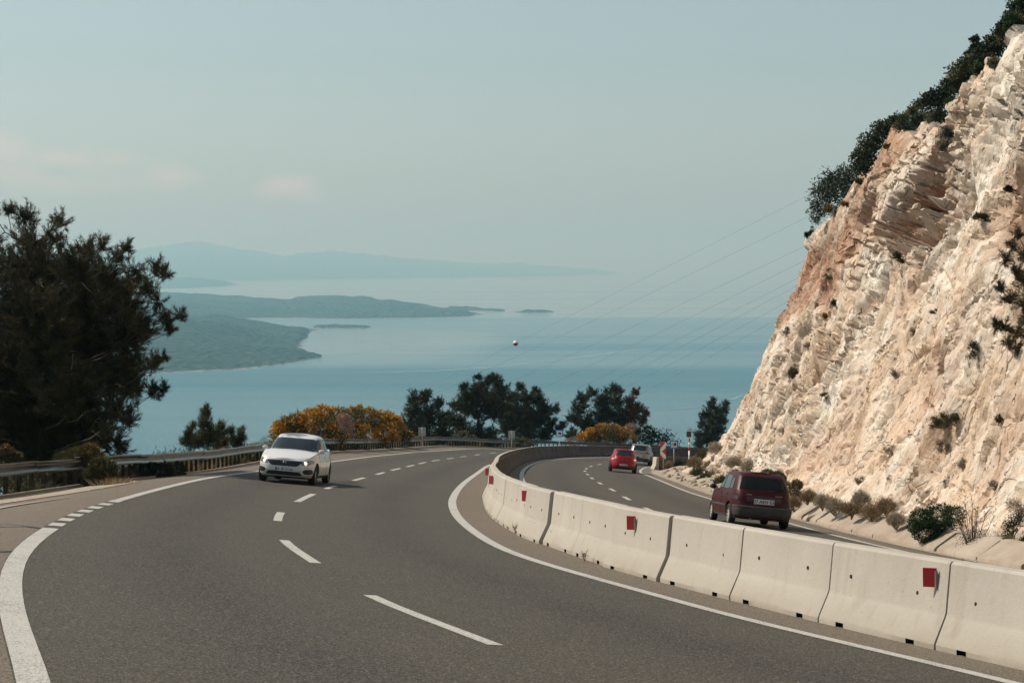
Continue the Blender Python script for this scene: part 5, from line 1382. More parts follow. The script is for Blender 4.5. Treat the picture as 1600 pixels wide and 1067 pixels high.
# boulders on the rim
def boulder(px, py, w, h, label, seed, push=0.1, grp='boulders perched on the rim'):
    p, nrm = face_point(px, py); k = p.y / F_PX; rng = NPR(seed)
    bm = bmesh.new(); bmesh.ops.create_icosphere(bm, subdivisions=3, radius=1.0)
    pl = [(unit(rng.normal(0, 1, 3)), rng.uniform(.42, .75)) for _ in range(10)]
    for v in bm.verts:
        c = np.array(v.co)
        for n_, d_ in pl:
            e = c @ n_ - d_
            if e > 0: c = c - n_ * e
        c = c + c * 0.03 * float(vnoise(c[0] * 4, c[1] * 4, c[2] * 4, seed)); v.co = c
    me = bpy.data.meshes.new('boulder'); bm.to_mesh(me); bm.free(); me.materials.append(M['rock']); autosmooth(me, 25)
    o = link('boulder', me, None, tuple(p - nrm * 0.22 * w * k)); o.scale = (w * k * .62, w * k * .7, h * k * .62)
    return tag(o, label, 'boulder', grp)
for i, (x, y, w, h, lab) in enumerate([(1468,158,26,24,'large white boulder on the rim left of the dark cleft'), (1452,155,12,22,'narrow pale boulder left of the large white one'), (1443,160,10,16,'small pale boulder at the left end of the perched row'), (1538,92,16,20,'pale boulder above the rusty pocket'),
    (1527,118,14,18,'blocky pale boulder left of the rusty pocket'), (1325,302,12,12,'round grey boulder on the lower rim beside the yellow broom'), (1408,318,12,12,'loose angular block below the dark recess'), (1424,325,14,12,'pale angular block at the foot of the recess')]):
    boulder(x, y, w, h, lab, 600 + i)
# loose stones on the verge
vz1 = lambda x, y: float(verge_z(np.array([x]), np.array([y]))[0])
rs = NPR(77)
smesh = []
for k in range(4):
    bm = bmesh.new(); bmesh.ops.create_icosphere(bm, subdivisions=1, radius=1.0)
    for v in bm.verts: v.co = v.co * rs.uniform(.65, 1.1); v.co.z *= .7
    me = bpy.data.meshes.new('stone'); bm.to_mesh(me); bm.free(); me.materials.append(M['kerbstone']); smesh.append(me)
for i in range(150):
    s_ = rs.uniform(nearest_s(RIGHT2, (9, 40)), nearest_s(RIGHT2, (9.5, 139))); (x, y), t = point_at(RIGHT2, s_); o_ = 1.3 + abs(rs.normal(0, 1.2)); x += t[1] * o_; y -= t[0] * o_
    o = link('stone', smesh[i % 4], None, (x, y, vz1(x, y) + .02)); sc = rs.uniform(.05, .16) * (1 + y / 200); o.scale = (sc * rs.uniform(.8, 1.4), sc, sc * .8); o.rotation_euler = tuple(rs.uniform(0, 6, 3))
    tag(o, 'loose pale stone on the gravel verge below the cliff', 'stone', 'loose stones on the verge')

# shrubs along the foot of the cliff
def foot_bush(L, depth, label, mat, seed, leaf, n, **k): return bush(k.pop('name', 'verge_shrub'), label, px_blobs(L, depth, .3, seed), seed, mat, leaf, n, group=k.pop('group', 'plants along the cliff foot'), **k)
foot_bush([(1440,812,22),(1465,808,28),(1490,806,20),(1448,830,26),(1472,832,22),(1460,845,14),(1430,822,14)], 44.3, 'round dense dark green bush leaning over the kerb slabs', M['green'], 700, .055, 13000, shell=.35, aspect=.35, stems=6)
foot_bush([(1598,858,16),(1612,850,20)], 40.5, 'dark green bush cut by the right picture edge', M['green'], 701, .055, 4000, shell=.35, aspect=.35)
foot_bush([(1578,822,15),(1588,812,14),(1574,838,12)], 42.5, 'sparse dark leafed shrub between twiggy shrub and picture edge', M['oak'], 702, .05, 900, shell=1, aspect=.5, stems=14)
foot_bush([(1585,790,14),(1600,800,16)], 43.5, 'grey herb at the rock near the right picture edge', M['greydry'], 703, .05, 900, shell=.8, aspect=.3, blades=True)
foot_bush([(1215,748,16),(1200,742,12),(1228,762,12)], 62, 'olive shrub just behind the dark red car roof', M['olive'], 704, .06, 3000, blades=True, aspect=.3)
foot_bush([(1245,758,9),(1243,772,8)], 58, 'yellow green broom right of the dark red car', M['broomgreen'], 705, .06, 1500, blades=True, aspect=.3, flowers=M['dry'], fl_n=500, fl_size=.05)
for i, (x, y, r, d, mt, lab) in enumerate([(1262,775,12,56,'dry','brown dry tuft right of the yellow green broom'),(1285,782,13,54,'greydry','grey dry tuft behind the second kerb slab'),(1305,790,14,53,'greydry','grey dry tuft behind the third kerb slab'),(1330,795,14,51.5,'dry','brown feathery tuft left of the large one'),
    (1362,798,18,50,'dry','large brown feathery grass tuft behind the kerb slabs'),(1385,790,14,49,'dry','brown feathery tuft left of the green bush'),(1400,812,12,47,'greydry','grey herb touching the green bush'),(1240,785,10,57,'dry','low dry tuft at the end of the kerb slabs'),(1500,850,11,42.8,'dry','low dry tuft between green bush and twiggy shrub'),
    (1575,850,12,41.5,'dry','low dry tuft right of the twiggy shrub'),(1345,778,12,51.5,'greydry','grey herb above the brown feathery tufts')]):
    p = at(x, y, d)
    foot_bush([(x, y, r), (x - r * .5, y + 3, r * .7), (x + r * .6, y + 2, r * .7)], d, lab, M[mt], 720 + i, .10, 1300, blades=True, aspect=.12, shell=.9, upb=.6, stems=10, stem_mat=M['dry'] if mt == 'dry' else M['greydry'])
for i, (x, y, r, d, mt, lab) in enumerate([(1128,715,14,112,'greydry','pale grey herb at the left foot of the cliff'),(1112,728,12,108,'dry','brown shrub at the left foot of the cliff'),(1135,735,12,104,'greydry','pale grey herb right of the brown foot shrub'),(1092,738,11,112,'olive','dark olive tuft on the gravel verge'),(1105,745,12,104,'olive','dark tuft at the verge in front of the brown shrub'),
    (1085,722,10,118,'dry','orange brown weeds beside the striped pole'),(1098,712,9,122,'broomgreen','orange green weeds right of the striped pole'),(1150,745,11,90,'olive','olive shrub above the dark red car windscreen side'),(1128,752,9,92,'olive','olive tuft on the verge left of the dark red car'),(1118,700,10,120,'greydry','pale grey herb high at the cliff corner'),
    (1170,728,10,95,'greydry','grey herb on the rock above the dark red car'),(1147,722,9,100,'greydry','grey herb clump on the lowest rock left of centre'),(1060,726,7,142,'oak','dark weeds behind the blue sign post'),(1045,727,6,142,'dry','brown weeds at the chevron sign foot'),(1072,727,6,140,'oak','dark weeds left of the striped pole')]):
    foot_bush([(x, y, r), (x - r * .5, y + 3, r * .7), (x + r * .6, y + 2, r * .7)], d, lab, M[mt], 750 + i, .16, 1100, blades=True, aspect=.2, shell=.9, upb=.5, stems=8)
# dead twiggy shrub: many fine rising branches
p0 = at(1520, 862, 42.0); z0 = vz1(p0.x, p0.y)
root = empty('dead_shrub', (p0.x, p0.y, z0), label='dark dead twiggy shrub with upright bare branches beside the round green bush', cat='shrub', group='plants along the cliff foot')
rng = NPR(800)
for i in range(16):
    mb = MB(); a = rng.uniform(0, 6.28); sp = rng.uniform(.05, .55); H_ = rng.uniform(.7, 1.25)
    pts = [(0, 0, 0), (math.cos(a) * sp * .5, math.sin(a) * sp * .5, H_ * .45), (math.cos(a) * sp, math.sin(a) * sp, H_)]
    mb.tube(pts, [.014, .009, .004], 4, cap=False)
    for j in range(9):
        t = rng.uniform(.2, .95); q0 = Vector(pts[1]).lerp(Vector(pts[2]), t) if t > .5 else Vector(pts[0]).lerp(Vector(pts[1]), t * 2)
        mb.tube([q0, q0 + Vector((rng.uniform(-.14, .14), rng.uniform(-.14, .14), rng.uniform(.06, .2)))], [.006, .002], 3, cap=False)
    mb.build('branch', M['twig'], root, True)
P = np.column_stack([rng.normal(0, .2, 1500), rng.normal(0, .2, 1500), rng.gamma(2.0, .17, 1500)]); P[:, :2] *= (0.5 + P[:, 2:3])
v, f = leaves(rng, P, .035, .5); tag(link('foliage', npmesh('foliage', v, f, M['oak']), root), kind='stuff')
# little dried plants growing out of the barrier joints
for i, (x, y, h) in enumerate([(966, 866, .42), (866, 838, .28), (913, 862, .2), (805, 818, .2), (1050, 893, .16)]):
    px_, py_ = on_surf(x, y + 15); rng = NPR(820 + i)
    o = empty('dried_weed', (px_, py_, fsurf(px_, py_)), label=['tall dried weed growing at the joint near the second red reflector', 'thin dried weed at the barrier foot left of the tall one', 'small dried weed between the two taller ones', 'tiny dried weed under the first red reflectors', 'tiny dried weed at the barrier foot right of the tall one'][i], cat='weed', group='dried weeds at the barrier foot')
    mb = MB()
    for j in range(9):
        a = rng.uniform(0, 6.28); mb.tube([(0, 0, 0), (math.cos(a) * h * .12, math.sin(a) * h * .12, h * .5), (math.cos(a) * h * .3, math.sin(a) * h * .3, h * rng.uniform(.6, 1.1))], [.004, .003, .002], 3, cap=False)
    tag(mb.build('stalks', M['dry'], o, True), kind='stuff')
    P = rng.normal(0, h * .16, (90, 3)) + np.array([0, 0, h * .5]); v, f = leaves(rng, P, .022, .6); tag(link('dry_leaves', npmesh('dry_leaves', v, f, M['olive'] if i == 0 else M['dry']), o), kind='stuff')

# ------------------------------------------------------------------ cars
def car_paint(name, c, dust=(0.22, 0.17, 0.12), dz=(0.15, 0.62), amt=0.5, metal=0.0, coat=0.6, rough=0.38, spec=.5):
    m = NT(name, rough, spec); m.b.inputs['Coat Weight'].default_value = coat; m.b.inputs['Coat Roughness'].default_value = 0.07; m.b.inputs['Metallic'].default_value = metal
    tc = m.n.new('ShaderNodeTexCoord').outputs['Object']; sp = m.n.new('ShaderNodeSeparateXYZ'); m.l.new(tc, sp.inputs[0])
    n = m.noise(m.obj(), 5.0, 5, 0.65)
    f = m.math('MULTIPLY', m.ramp(sp.outputs[2], dz[0], dz[1], amt, amt * 0.08), m.ramp(n, 0.25, 0.75, 0.6, 1.2), clamp=True)
    m.col(m.mix(f, c, dust)); m.rough(m.math('ADD', rough, m.math('MULTIPLY', f, 0.5))); return m.m
M['glass'] = flat('car_glass', (0.010, 0.013, 0.015), 0.05, spec=0.6, vary=0.0)
M['glassdust'] = flat('dusty_car_glass', (0.008, 0.007, 0.007), 0.22, spec=0.2, vary=0.2)
M['tyre'] = flat('tyre_rubber', (0.016, 0.015, 0.014), 0.85, vary=0.2)
M['rim'] = flat('wheel_rim', (0.30, 0.29, 0.27), 0.4, metal=0.5)
M['dustyrim'] = flat('dusty_hubcap', (0.42, 0.38, 0.31), 0.7)
M['trim'] = flat('black_trim', (0.014, 0.014, 0.014), 0.5, vary=0.1)
M['gap'] = flat('door_seam', (0.02, 0.018, 0.018), 0.8, vary=0)
M['chrome'] = flat('chrome', (0.55, 0.55, 0.55), 0.15, metal=1.0, vary=0)
M['plate'] = flat('number_plate', (0.62, 0.62, 0.60), 0.45, vary=0.05)
M['platetext'] = flat('plate_lettering', (0.02, 0.02, 0.02), 0.5, vary=0)
M['platebadge'] = flat('plate_blue_band', (0.01, 0.06, 0.25), 0.4, vary=0)
M['lamp'] = flat('headlamp_glass', (0.20, 0.21, 0.22), 0.12, metal=0.4, vary=0.1)
M['lamp_lit'] = flat('lit_headlamp', (0.9, 0.7, 0.55), 0.2, vary=0, emit=(1.0, 0.72, 0.52, 1), estr=2.6)
M['tail'] = flat('tail_lamp', (0.16, 0.006, 0.006), 0.15, coat=0.5, vary=0.1)
M['tail_dark'] = flat('dark_tail_lamp', (0.028, 0.004, 0.004), 0.3, spec=.2, vary=0.2)
M['tail_lit'] = flat('lit_tail_lamp', (0.8, 0.10, 0.06), 0.2, vary=0, emit=(1.0, 0.25, 0.15, 1), estr=1.6)
M['sticker'] = flat('white_sticker', (0.6, 0.6, 0.58), 0.6, vary=0.1)
M['bumperdust'] = flat('dusty_grey_plastic', (0.045, 0.040, 0.034), 0.7, vary=0.3)
M['steel_trim'] = flat('dull_trim_strip', (0.25, 0.23, 0.20), 0.4, metal=0.3)

class Shell:
    """closed form of a car body part: plan outline is a super-ellipse that changes with height"""
    def __init__(s, z, xf, xr, w, nf=4.0, nr=4.0, xm=0.0, T=None, zb=None, crown=0.03, zt=None):
        s.z, s.F, s.R, s.W, s.nf, s.nr, s.xm, s.T, s.crown = z, xf, xr, w, nf, nr, xm, T, crown
        s.zb = zb if zb is not None else z[0]; s.zt = zt
    def top(s, x): return np.interp(x, s.T[0], s.T[1]) if s.T else s.zt
    def front(s, y, z):
        xf, w = np.interp(z, s.z, s.F), np.interp(z, s.z, s.W); return s.xm + (xf - s.xm) * max(0, 1 - (abs(y) / w) ** s.nf) ** (1 / s.nf)
    def rear(s, y, z):
        xr, w = np.interp(z, s.z, s.R), np.interp(z, s.z, s.W); return s.xm - (s.xm - xr) * max(0, 1 - (abs(y) / w) ** s.nr) ** (1 / s.nr)
    def side(s, x, z):
        xf, xr, w = np.interp(z, s.z, s.F), np.interp(z, s.z, s.R), np.interp(z, s.z, s.W)
        if x >= s.xm: return w * max(0, 1 - ((x - s.xm) / (xf - s.xm)) ** s.nf) ** (1 / s.nf)
        return w * max(0, 1 - ((s.xm - x) / (s.xm - xr)) ** s.nr) ** (1 / s.nr)
    def mesh(s, name, mat, nth=72, nlv=14, ncap=7, closed=True):
        th = [math.pi * (2 * i + 1) / nth for i in range(nth)]; V = []
        for j in range(nlv + 1):
            t = j / nlv; t = t if s.T is None else t ** 0.85
            for a in th:
                c, sn = math.cos(a), math.sin(a); x = c
                z = s.zb + (s.zt - s.zb) * t if s.T is None else 0.6
                for _ in range(1 if s.T is None else 6):
                    xf, xr, w = np.interp(z, s.z, s.F), np.interp(z, s.z, s.R), np.interp(z, s.z, s.W)
                    n = s.nf if c >= 0 else s.nr; L = (xf - s.xm) if c >= 0 else (s.xm - xr)
                    x = s.xm + math.copysign(L * abs(c) ** (2 / n), c); y = math.copysign(w * abs(sn) ** (2 / n), sn)
                    if s.T is not None: z = s.zb + (s.top(x) - s.zb) * t
                V.append((x, y, z))
        F = [(j * nth + i, j * nth + (i + 1) % nth, (j + 1) * nth + (i + 1) % nth, (j + 1) * nth + i) for j in range(nlv) for i in range(nth)]
        def cap(row, up):
            b = row * nth; half = nth // 2; cols = []
            for i in range(half):           # left points i, mirrored nth-1-i
                A, B_ = V[b + i], V[b + nth - 1 - i]; ids = [b + i]
                for k in range(1, ncap):
                    t = k / ncap; y = A[1] * (1 - t) + B_[1] * t; yy = y / max(abs(A[1]), 1e-6)
                    V.append((A[0], y, A[2] + (s.crown * (1 - yy * yy) * min(1, abs(A[1]) / 0.4) if up else 0))); ids.append(len(V) - 1)
                cols.append(ids + [b + nth - 1 - i])
            for p, q in zip(cols[:-1], cols[1:]):
                for k in range(ncap): F.append((p[k], p[k + 1], q[k + 1], q[k]) if up else (p[k], q[k], q[k + 1], p[k + 1]))
            F.append(tuple(cols[0])); F.append(tuple(cols[-1]))
        cap(nlv, True)
        if closed: cap(0, False)
        me = bpy.data.meshes.new(name); me.from_pydata(V, [], F); me.materials.append(mat)
        bm = bmesh.new(); bm.from_mesh(me); bmesh.ops.remove_doubles(bm, verts=bm.verts, dist=1e-4); bmesh.ops.recalc_face_normals(bm, faces=bm.faces); bm.to_mesh(me); bm.free()
        autosmooth(me, 38); return me
    def patch(s, name, poly, where, mat, off=0.006, thick=0.012, rings=4, seg=6):
        """piece lying on the shell; poly in (y,z) for front/rear, (x,z) for sides"""
        P = []
        for a, b in zip(poly, poly[1:] + poly[:1]):
            for k in range(seg): t = k / seg; P.append((a[0] * (1 - t) + b[0] * t, a[1] * (1 - t) + b[1] * t))
        for _ in range(1): P = [(.12 * P[i - 1][0] + .76 * P[i][0] + .12 * P[(i + 1) % len(P)][0], .12 * P[i - 1][1] + .76 * P[i][1] + .12 * P[(i + 1) % len(P)][1]) for i in range(len(P))]
        c = (sum(p[0] for p in P) / len(P), sum(p[1] for p in P) / len(P))
        def place(u, z, o):
            if where == 'front': return (s.front(u, z) + o, u, z)
            if where == 'rear': return (s.rear(u, z) - o, u, z)
            sg = 1 if where == 'left' else -1
            return (u, sg * (s.side(u, z) + o), z)
        V = []; n = len(P)
        for r, o in [(1.0, off - thick), (1.0, off)] + [(1 - (k + 1) / (rings + 0.4), off) for k in range(rings)]:
            for p in P: V.append(place(c[0] + (p[0] - c[0]) * r, c[1] + (p[1] - c[1]) * r, o))
        F = [(j * n + i, j * n + (i + 1) % n, (j + 1) * n + (i + 1) % n, (j + 1) * n + i) for j in range(rings + 1) for i in range(n)] + [tuple((rings + 1) * n + i for i in range(n))]
        me = bpy.data.meshes.new(name); me.from_pydata(V, [], F); me.materials.append(mat)
        bm = bmesh.new(); bm.from_mesh(me); bmesh.ops.recalc_face_normals(bm, faces=bm.faces); bm.to_mesh(me); bm.free()
        autosmooth(me, 45)
        # make the outer side face outward
        f = me.polygons[len(me.polygons) - 1]; d = {'front': (1, 0, 0), 'rear': (-1, 0, 0), 'left': (0, 1, 0), 'right': (0, -1, 0)}[where]
        if f.normal.dot(Vector(d)) < 0: me.flip_normals()
        return me
    def band(s, name, z0, z1, mat, off, x_lo=-9, x_hi=9, nth=160, lv=5, round_=0.012):
        """a moulding or bumper wrapped round the outline between two heights where x_lo < x < x_hi"""
        V = []; F = []; runs = []
        th = [2 * math.pi * (i + .5) / nth for i in range(nth)]
        prof = [(z0, -0.02), (z0, off - round_), (z0 + round_, off)] + [(z0 + (z1 - z0) * k / lv, off) for k in range(1, lv)] + [(z1 - round_, off), (z1, off - round_), (z1, -0.02)]
        def pt(a, z, o):
            c, sn = math.cos(a), math.sin(a); xf, xr, w = np.interp(z, s.z, s.F), np.interp(z, s.z, s.R), np.interp(z, s.z, s.W)
            n = s.nf if c >= 0 else s.nr; L = ((xf - s.xm) if c >= 0 else (s.xm - xr)) + o
            return (s.xm + math.copysign(L * abs(c) ** (2 / n), c), math.copysign((w + o) * abs(sn) ** (2 / n), sn), z)
        ok = [x_lo <= pt(a, z0, 0)[0] <= x_hi for a in th]; st = next((i for i in range(nth) if ok[i] and not ok[i - 1]), 0)
        idx = [(st + k) % nth for k in range(nth) if ok[(st + k) % nth]]; m = len(prof)
        for i in idx:
            for z, o in prof: V.append(pt(th[i], z, o))
        F = [(a * m + k, (a + 1) * m + k, (a + 1) * m + k + 1, a * m + k + 1) for a in range(len(idx) - 1) for k in range(m - 1)]
        F += [tuple(range(m)), tuple((len(idx) - 1) * m + k for k in range(m - 1, -1, -1))]
        if all(ok): F = F[:-2] + [((len(idx) - 1) * m + k, k, k + 1, (len(idx) - 1) * m + k + 1) for k in range(m - 1)]
        me = bpy.data.meshes.new(name); me.from_pydata(V, [], F); me.materials.append(mat)
        bm = bmesh.new(); bm.from_mesh(me); bmesh.ops.recalc_face_normals(bm, faces=bm.faces); bm.to_mesh(me); bm.free(); autosmooth(me, 40); return me

def text_mesh(txt, size, mat, name='lettering', depth=0.002):
    cu = bpy.data.curves.new('lettering_curve', 'FONT'); cu.body = txt; cu.size = size; cu.align_x = 'CENTER'; cu.align_y = 'CENTER'; cu.extrude = depth; cu.offset = size * 0.012; cu.resolution_u = 2
    o = bpy.data.objects.new('lettering_tmp', cu); COL.objects.link(o)
    dg = bpy.context.evaluated_depsgraph_get(); dg.update()
    me = bpy.data.meshes.new_from_object(o.evaluated_get(dg)); me.name = name
    bpy.data.objects.remove(o); bpy.data.curves.remove(cu)
    me.materials.clear(); me.materials.append(mat); return me
def carve_wheels(me, axles, rad, w_in, w_out):
    o = bpy.data.objects.new('cut', me); COL.objects.link(o); cuts = []
    for ax in axles:
        for sg in (1, -1):
            b = MB(); b.lathe([(0.0, w_in), (rad, w_in), (rad, w_out), (0.0, w_out)], 36, 'Y')
            cm = b.mesh('c', M['trim']); bm = bmesh.new(); bm.from_mesh(cm); bmesh.ops.remove_doubles(bm, verts=bm.verts, dist=1e-5); bmesh.ops.recalc_face_normals(bm, faces=bm.faces); bm.to_mesh(cm); bm.free()
            c = bpy.data.objects.new('c', cm); COL.objects.link(c); c.location = (ax, 0, rad - 0.02); c.rotation_euler = (0, 0, 0 if sg == 1 else math.pi); cuts.append(c)
            md = o.modifiers.new('b', 'BOOLEAN'); md.operation = 'DIFFERENCE'; md.solver = 'EXACT'; md.object = c
    if not any(m.name == 'black_trim' for m in me.materials if m): me.materials.append(M['trim'])
    dg = bpy.context.evaluated_depsgraph_get(); dg.update()
    out = bpy.data.meshes.new_from_object(o.evaluated_get(dg))
    for c in cuts: bpy.data.objects.remove(c)
    bpy.data.objects.remove(o)
    autosmooth(out, 38); return out
def wheel(parent, x, y, r, w, rim_mat, spokes=7, turn=0.0):
    sg = 1 if y > 0 else -1
    root = empty('wheel', (x, y, r)); root.parent = parent; root.rotation_euler = (0, 0, turn)
    b = MB(); b.lathe([(r * .66, -w / 2), (r * .93, -w / 2), (r * .985, -w * .40), (r, -w * .28), (r, w * .28), (r * .985, w * .40), (r * .93, w / 2), (r * .66, w / 2)], 40, 'Y', closed=True)
    b.build('tyre', M['tyre'], root, True)
    b = MB(); b.lathe([(r * .67, -w * .42), (r * .67, w * .42)], 32, 'Y'); e = w * .40 * sg
    b.lathe([(0.0, e * .78), (r * .62, e * .30)], 32, 'Y', mi=1)
    b.lathe([(r * .60, e), (r * .68, e * 1.1), (r * .68, e * .6)], 32, 'Y'); b.lathe([(0, e * .98), (r * .14, e * .98), (r * .16, e * .7)], 16, 'Y')
    for k in range(spokes):
        a = 2 * math.pi * k / spokes; M_ = Matrix.Rotation(a, 4, 'Y')
        b.box((r * .38, e * .84, 0), (r * .5, abs(e) * .25, r * .13), M_)
    link('rim', (lambda me: (autosmooth(me, 35), me)[1])(b.mesh('rim', [rim_mat, M['trim']])), root)
    return root
def mirror(parent, x, y, z, mat, s=1.0):
    b = MB(); sg = 1 if y > 0 else -1
    b.lathe([(0.001, -.055), (.07, -.05), (.095, -.01), (.09, .03), (.06, .045), (.001, .046)], 16, 'X')
    b.v = [(v[0] * s, v[1] * 1.15 * s, v[2] * .8 * s) for v in b.v]
    o = b.build('wing_mirror', mat, parent, True, (x, y + sg * .09 * s, z))
    b = MB(); b.tube([(-.0, -sg * .13, -.02), (0, -sg * .05, -.01)], 0.02, 6); b.build('mirror_arm', M['trim'], o, True)
    return o
def plate(parent, x, z, yaw_front, text, w=0.52, h=0.112, tilt=0.0, badge=True):
    o = empty('number_plate_holder', (x, 0, z)); o.parent = parent
    o.rotation_euler = (0, 0, 0 if yaw_front else math.pi)
    b = MB(); b.box((0.0, 0, 0), (0.012, w, h)); me = bevelled(b.mesh('number_plate', M['plate']), .003, 1); p = link('number_plate', me, o)
    if badge: b = MB(); b.box((0.0075, -w / 2 + .022, 0), (0.003, .04, h * .92)); b.build('plate_band', M['platebadge'], o)
    t = link('plate_lettering', text_mesh(text, h * 0.98, M['platetext'], 'plate_lettering'), o, (0.008, 0.02, 0)); t.rotation_euler = (math.pi / 2, 0, math.pi / 2)
    return o
def place_car(root, px, py, yaw_extra=0.0, zf=fsurf, heading=None):
    x, y = on_surf(px, py); t = heading
    X = Vector((t[0], t[1], (zf(x + t[0], y + t[1]) - zf(x - t[0], y - t[1])) / 2)).normalized()
    l = Vector((-t[1], t[0], (zf(x - t[1], y + t[0]) - zf(x + t[1], y - t[0])) / 2)).normalized()
    Z = X.cross(l).normalized(); Y_ = Z.cross(X)
    root.matrix_world = Matrix(((X.x, Y_.x, Z.x, x), (X.y, Y_.y, Z.y, y), (X.z, Y_.z, Z.z, zf(x, y) + 0.012), (0, 0, 0, 1))) @ Matrix.Rotation(yaw_extra, 4, 'Z')

# --- white saloon coming towards the camera
white = car_paint('white_car_paint', (0.66, 0.65, 0.63), amt=0.35)
root = empty('white_car', label='white saloon car with lit headlamps driving towards the camera', cat='car')
body = Shell([0.17, 0.26, 0.40, 0.55, 0.68, 0.80, 0.92, 1.05], [2.08, 2.20, 2.25, 2.25, 2.22, 2.10, 1.95, 1.8], [-2.10, -2.20, -2.26, -2.26, -2.24, -2.22, -2.18, -2.12], [.80, .865, .892, .896, .885, .865, .835, .80],
             4.8, 4.8, 0.0, ([-2.3, -2.2, -1.75, -1.0, 0, .75, 1.05, 1.35, 1.7, 1.95, 2.12, 2.22, 2.3], [.98, 1.03, 1.06, 1.0, .965, .96, .975, .935, .865, .80, .745, .70, .66]), 0.19, 0.05)
bme = carve_wheels(body.mesh('body', white, 120, 20, 9), (1.38, -1.26), 0.345, 0.60, 1.2); link('body', bme, root)
cab = Shell([.90, 1.0, 1.1, 1.2, 1.3, 1.38, 1.43, 1.46], [1.18, 1.02, .85, .68, .50, .33, .18, .05], [-1.90, -1.78, -1.62, -1.45, -1.28, -1.12, -1.0, -.9], [.825, .80, .768, .735, .70, .665, .632, .58], 3.6, 3.4, -.35, None, .90, .055, 1.46)
link('cabin', cab.mesh('cabin', white, 120, 44, 8), root)
P = lambda nm, poly, wh, mat, off=.005, sh=body, **k: link(nm, sh.patch(nm, poly, wh, mat, off, **k), root)
P('windscreen', [(-.66, .99), (.66, .99), (.62, 1.10), (.545, 1.37), (-.545, 1.37), (-.62, 1.10)], 'front', M['glass'], .012, cab, seg=12, rings=7)
P('rear_window', [(-.62, 1.06), (.62, 1.06), (.52, 1.36), (-.52, 1.36)], 'rear', M['glass'], .004, cab)
for sd, nm in (('left', 1), ('right', -1)):
    P('side_window', [(.80, 1.00), (.42, 1.30), (.30, 1.36), (-.28, 1.385), (-.28, 1.00)], sd, M['glass'], .010, cab)
    P('side_window', [(-.36, 1.00), (-.36, 1.385), (-.80, 1.34), (-1.18, 1.17), (-1.20, 1.02)], sd, M['glass'], .010, cab)
    for xs_ in (.95, -.32, -1.16): P('door_seam', [(xs_ - .006, .30), (xs_ + .006, .30), (xs_ + .006, .93), (xs_ - .006, .93)], sd, M['gap'], .003, body, rings=1)
    for xs_ in (-.12, -1.0): P('door_handle', [(xs_ - .09, .80), (xs_ + .09, .80), (xs_ + .09, .83), (xs_ - .09, .83)], sd, white, .02, body, thick=.03, rings=1)
    P('side_skirt', [(-.85, .20), (.98, .20), (.98, .27), (-.85, .27)], sd, M['trim'], .008, body, rings=2)
P('bonnet_seam', [(-.62, .745), (.62, .745), (.62, .753), (-.62, .753)], 'front', M['gap'], .003, body, rings=1, seg=14)
P('grille', [(-.56, .685), (-.52, .70), (.52, .70), (.56, .685), (.44, .56), (.36, .525), (-.36, .525), (-.44, .56)], 'front', M['trim'], .010, body, seg=6, rings=6)
for k in range(3): P('grille_bar', [(-.40 - .04 * k, .565 + .035 * k), (.40 + .04 * k, .565 + .035 * k), (.40 + .04 * k, .573 + .035 * k), (-.40 - .04 * k, .573 + .035 * k)], 'front', flat('grille_bar', (.03, .03, .03), .3), .016, body, rings=1, seg=12)
bd = MB(); bd.lathe([(0.001, .012), (.045, .012), (.055, .004), (.055, -.02)], 24, 'X', (body.front(0, .62) + .016, 0, .625)); bd.build('round_badge', M['chrome'], root, True)
bd = MB(); bd.lathe([(0.001, .004), (.038, .003), (.038, -.01)], 24, 'X', (body.front(0, .62) + .027, 0, .625)); bd.build('badge_centre', flat('badge_red', (.12, .02, .02), .3), root, True)
for sg in (1, -1):
    hl = [(sg * a, b) for a, b in ((.565, .69), (.50, .60), (.55, .575), (.72, .585), (.83, .65), (.845, .735), (.74, .735))]
    h = P('headlight', hl if sg > 0 else hl[::-1], 'front', M['lamp'], .010, body, rings=5)
    c = MB(); xx = body.front(.615 * sg, .635) + .006; c.lathe([(0.001, .016), (.05, .012), (.056, .0), (.056, -.05)], 18, 'X', (xx, .615 * sg, .638)); c.build('lit_lamp', M['lamp_lit'], h, True)
    fg = [(sg * a, b) for a, b in ((.56, .40), (.60, .32), (.72, .30), (.81, .33), (.82, .43), (.78, .47), (.62, .45))]
    P('fog_lamp_recess', fg if sg > 0 else fg[::-1], 'front', M['trim'], .006, body)
    dl = [(sg * a, b) for a, b in ((.60, .505), (.80, .52), (.80, .508), (.60, .495))]; P('bumper_crease', dl, 'front', M['steel_trim'], .006, body, rings=1)
    P('side_indicator', [(.98, .80), (1.04, .80), (1.04, .82), (.98, .82)], 'left' if sg > 0 else 'right', flat('amber', (.5, .2, .02), .3), .006, body, rings=1)
P('lower_intake', [(-.47, .365), (.47, .365), (.56, .27), (.50, .25), (-.50, .25), (-.56, .27)], 'front', M['trim'], .008, body, seg=6)
link('front_lip', body.band('front_lip', .165, .215, M['trim'], .004, x_lo=1.75), root)
plate(root, body.front(0, .43) + .018, .43, True, '34 SR 0156')
wip = MB()
for a, b_ in (((.45, .995), (-.15, 1.03)), ((-.05, .995), (-.55, 1.03))):
    wip.tube([(cab.front(a[0] + (b_[0] - a[0]) * t, a[1] + (b_[1] - a[1]) * t) + .014, a[0] + (b_[0] - a[0]) * t, a[1] + (b_[1] - a[1]) * t) for t in np.linspace(0, 1, 6)], .007, 5)
    wip.build('wiper', M['trim'], root, True); wip = MB()
P('windscreen_sticker', [(-.50, 1.01), (-.43, 1.01), (-.45, 1.06), (-.48, 1.07)], 'front', M['sticker'], .007, cab, rings=1)
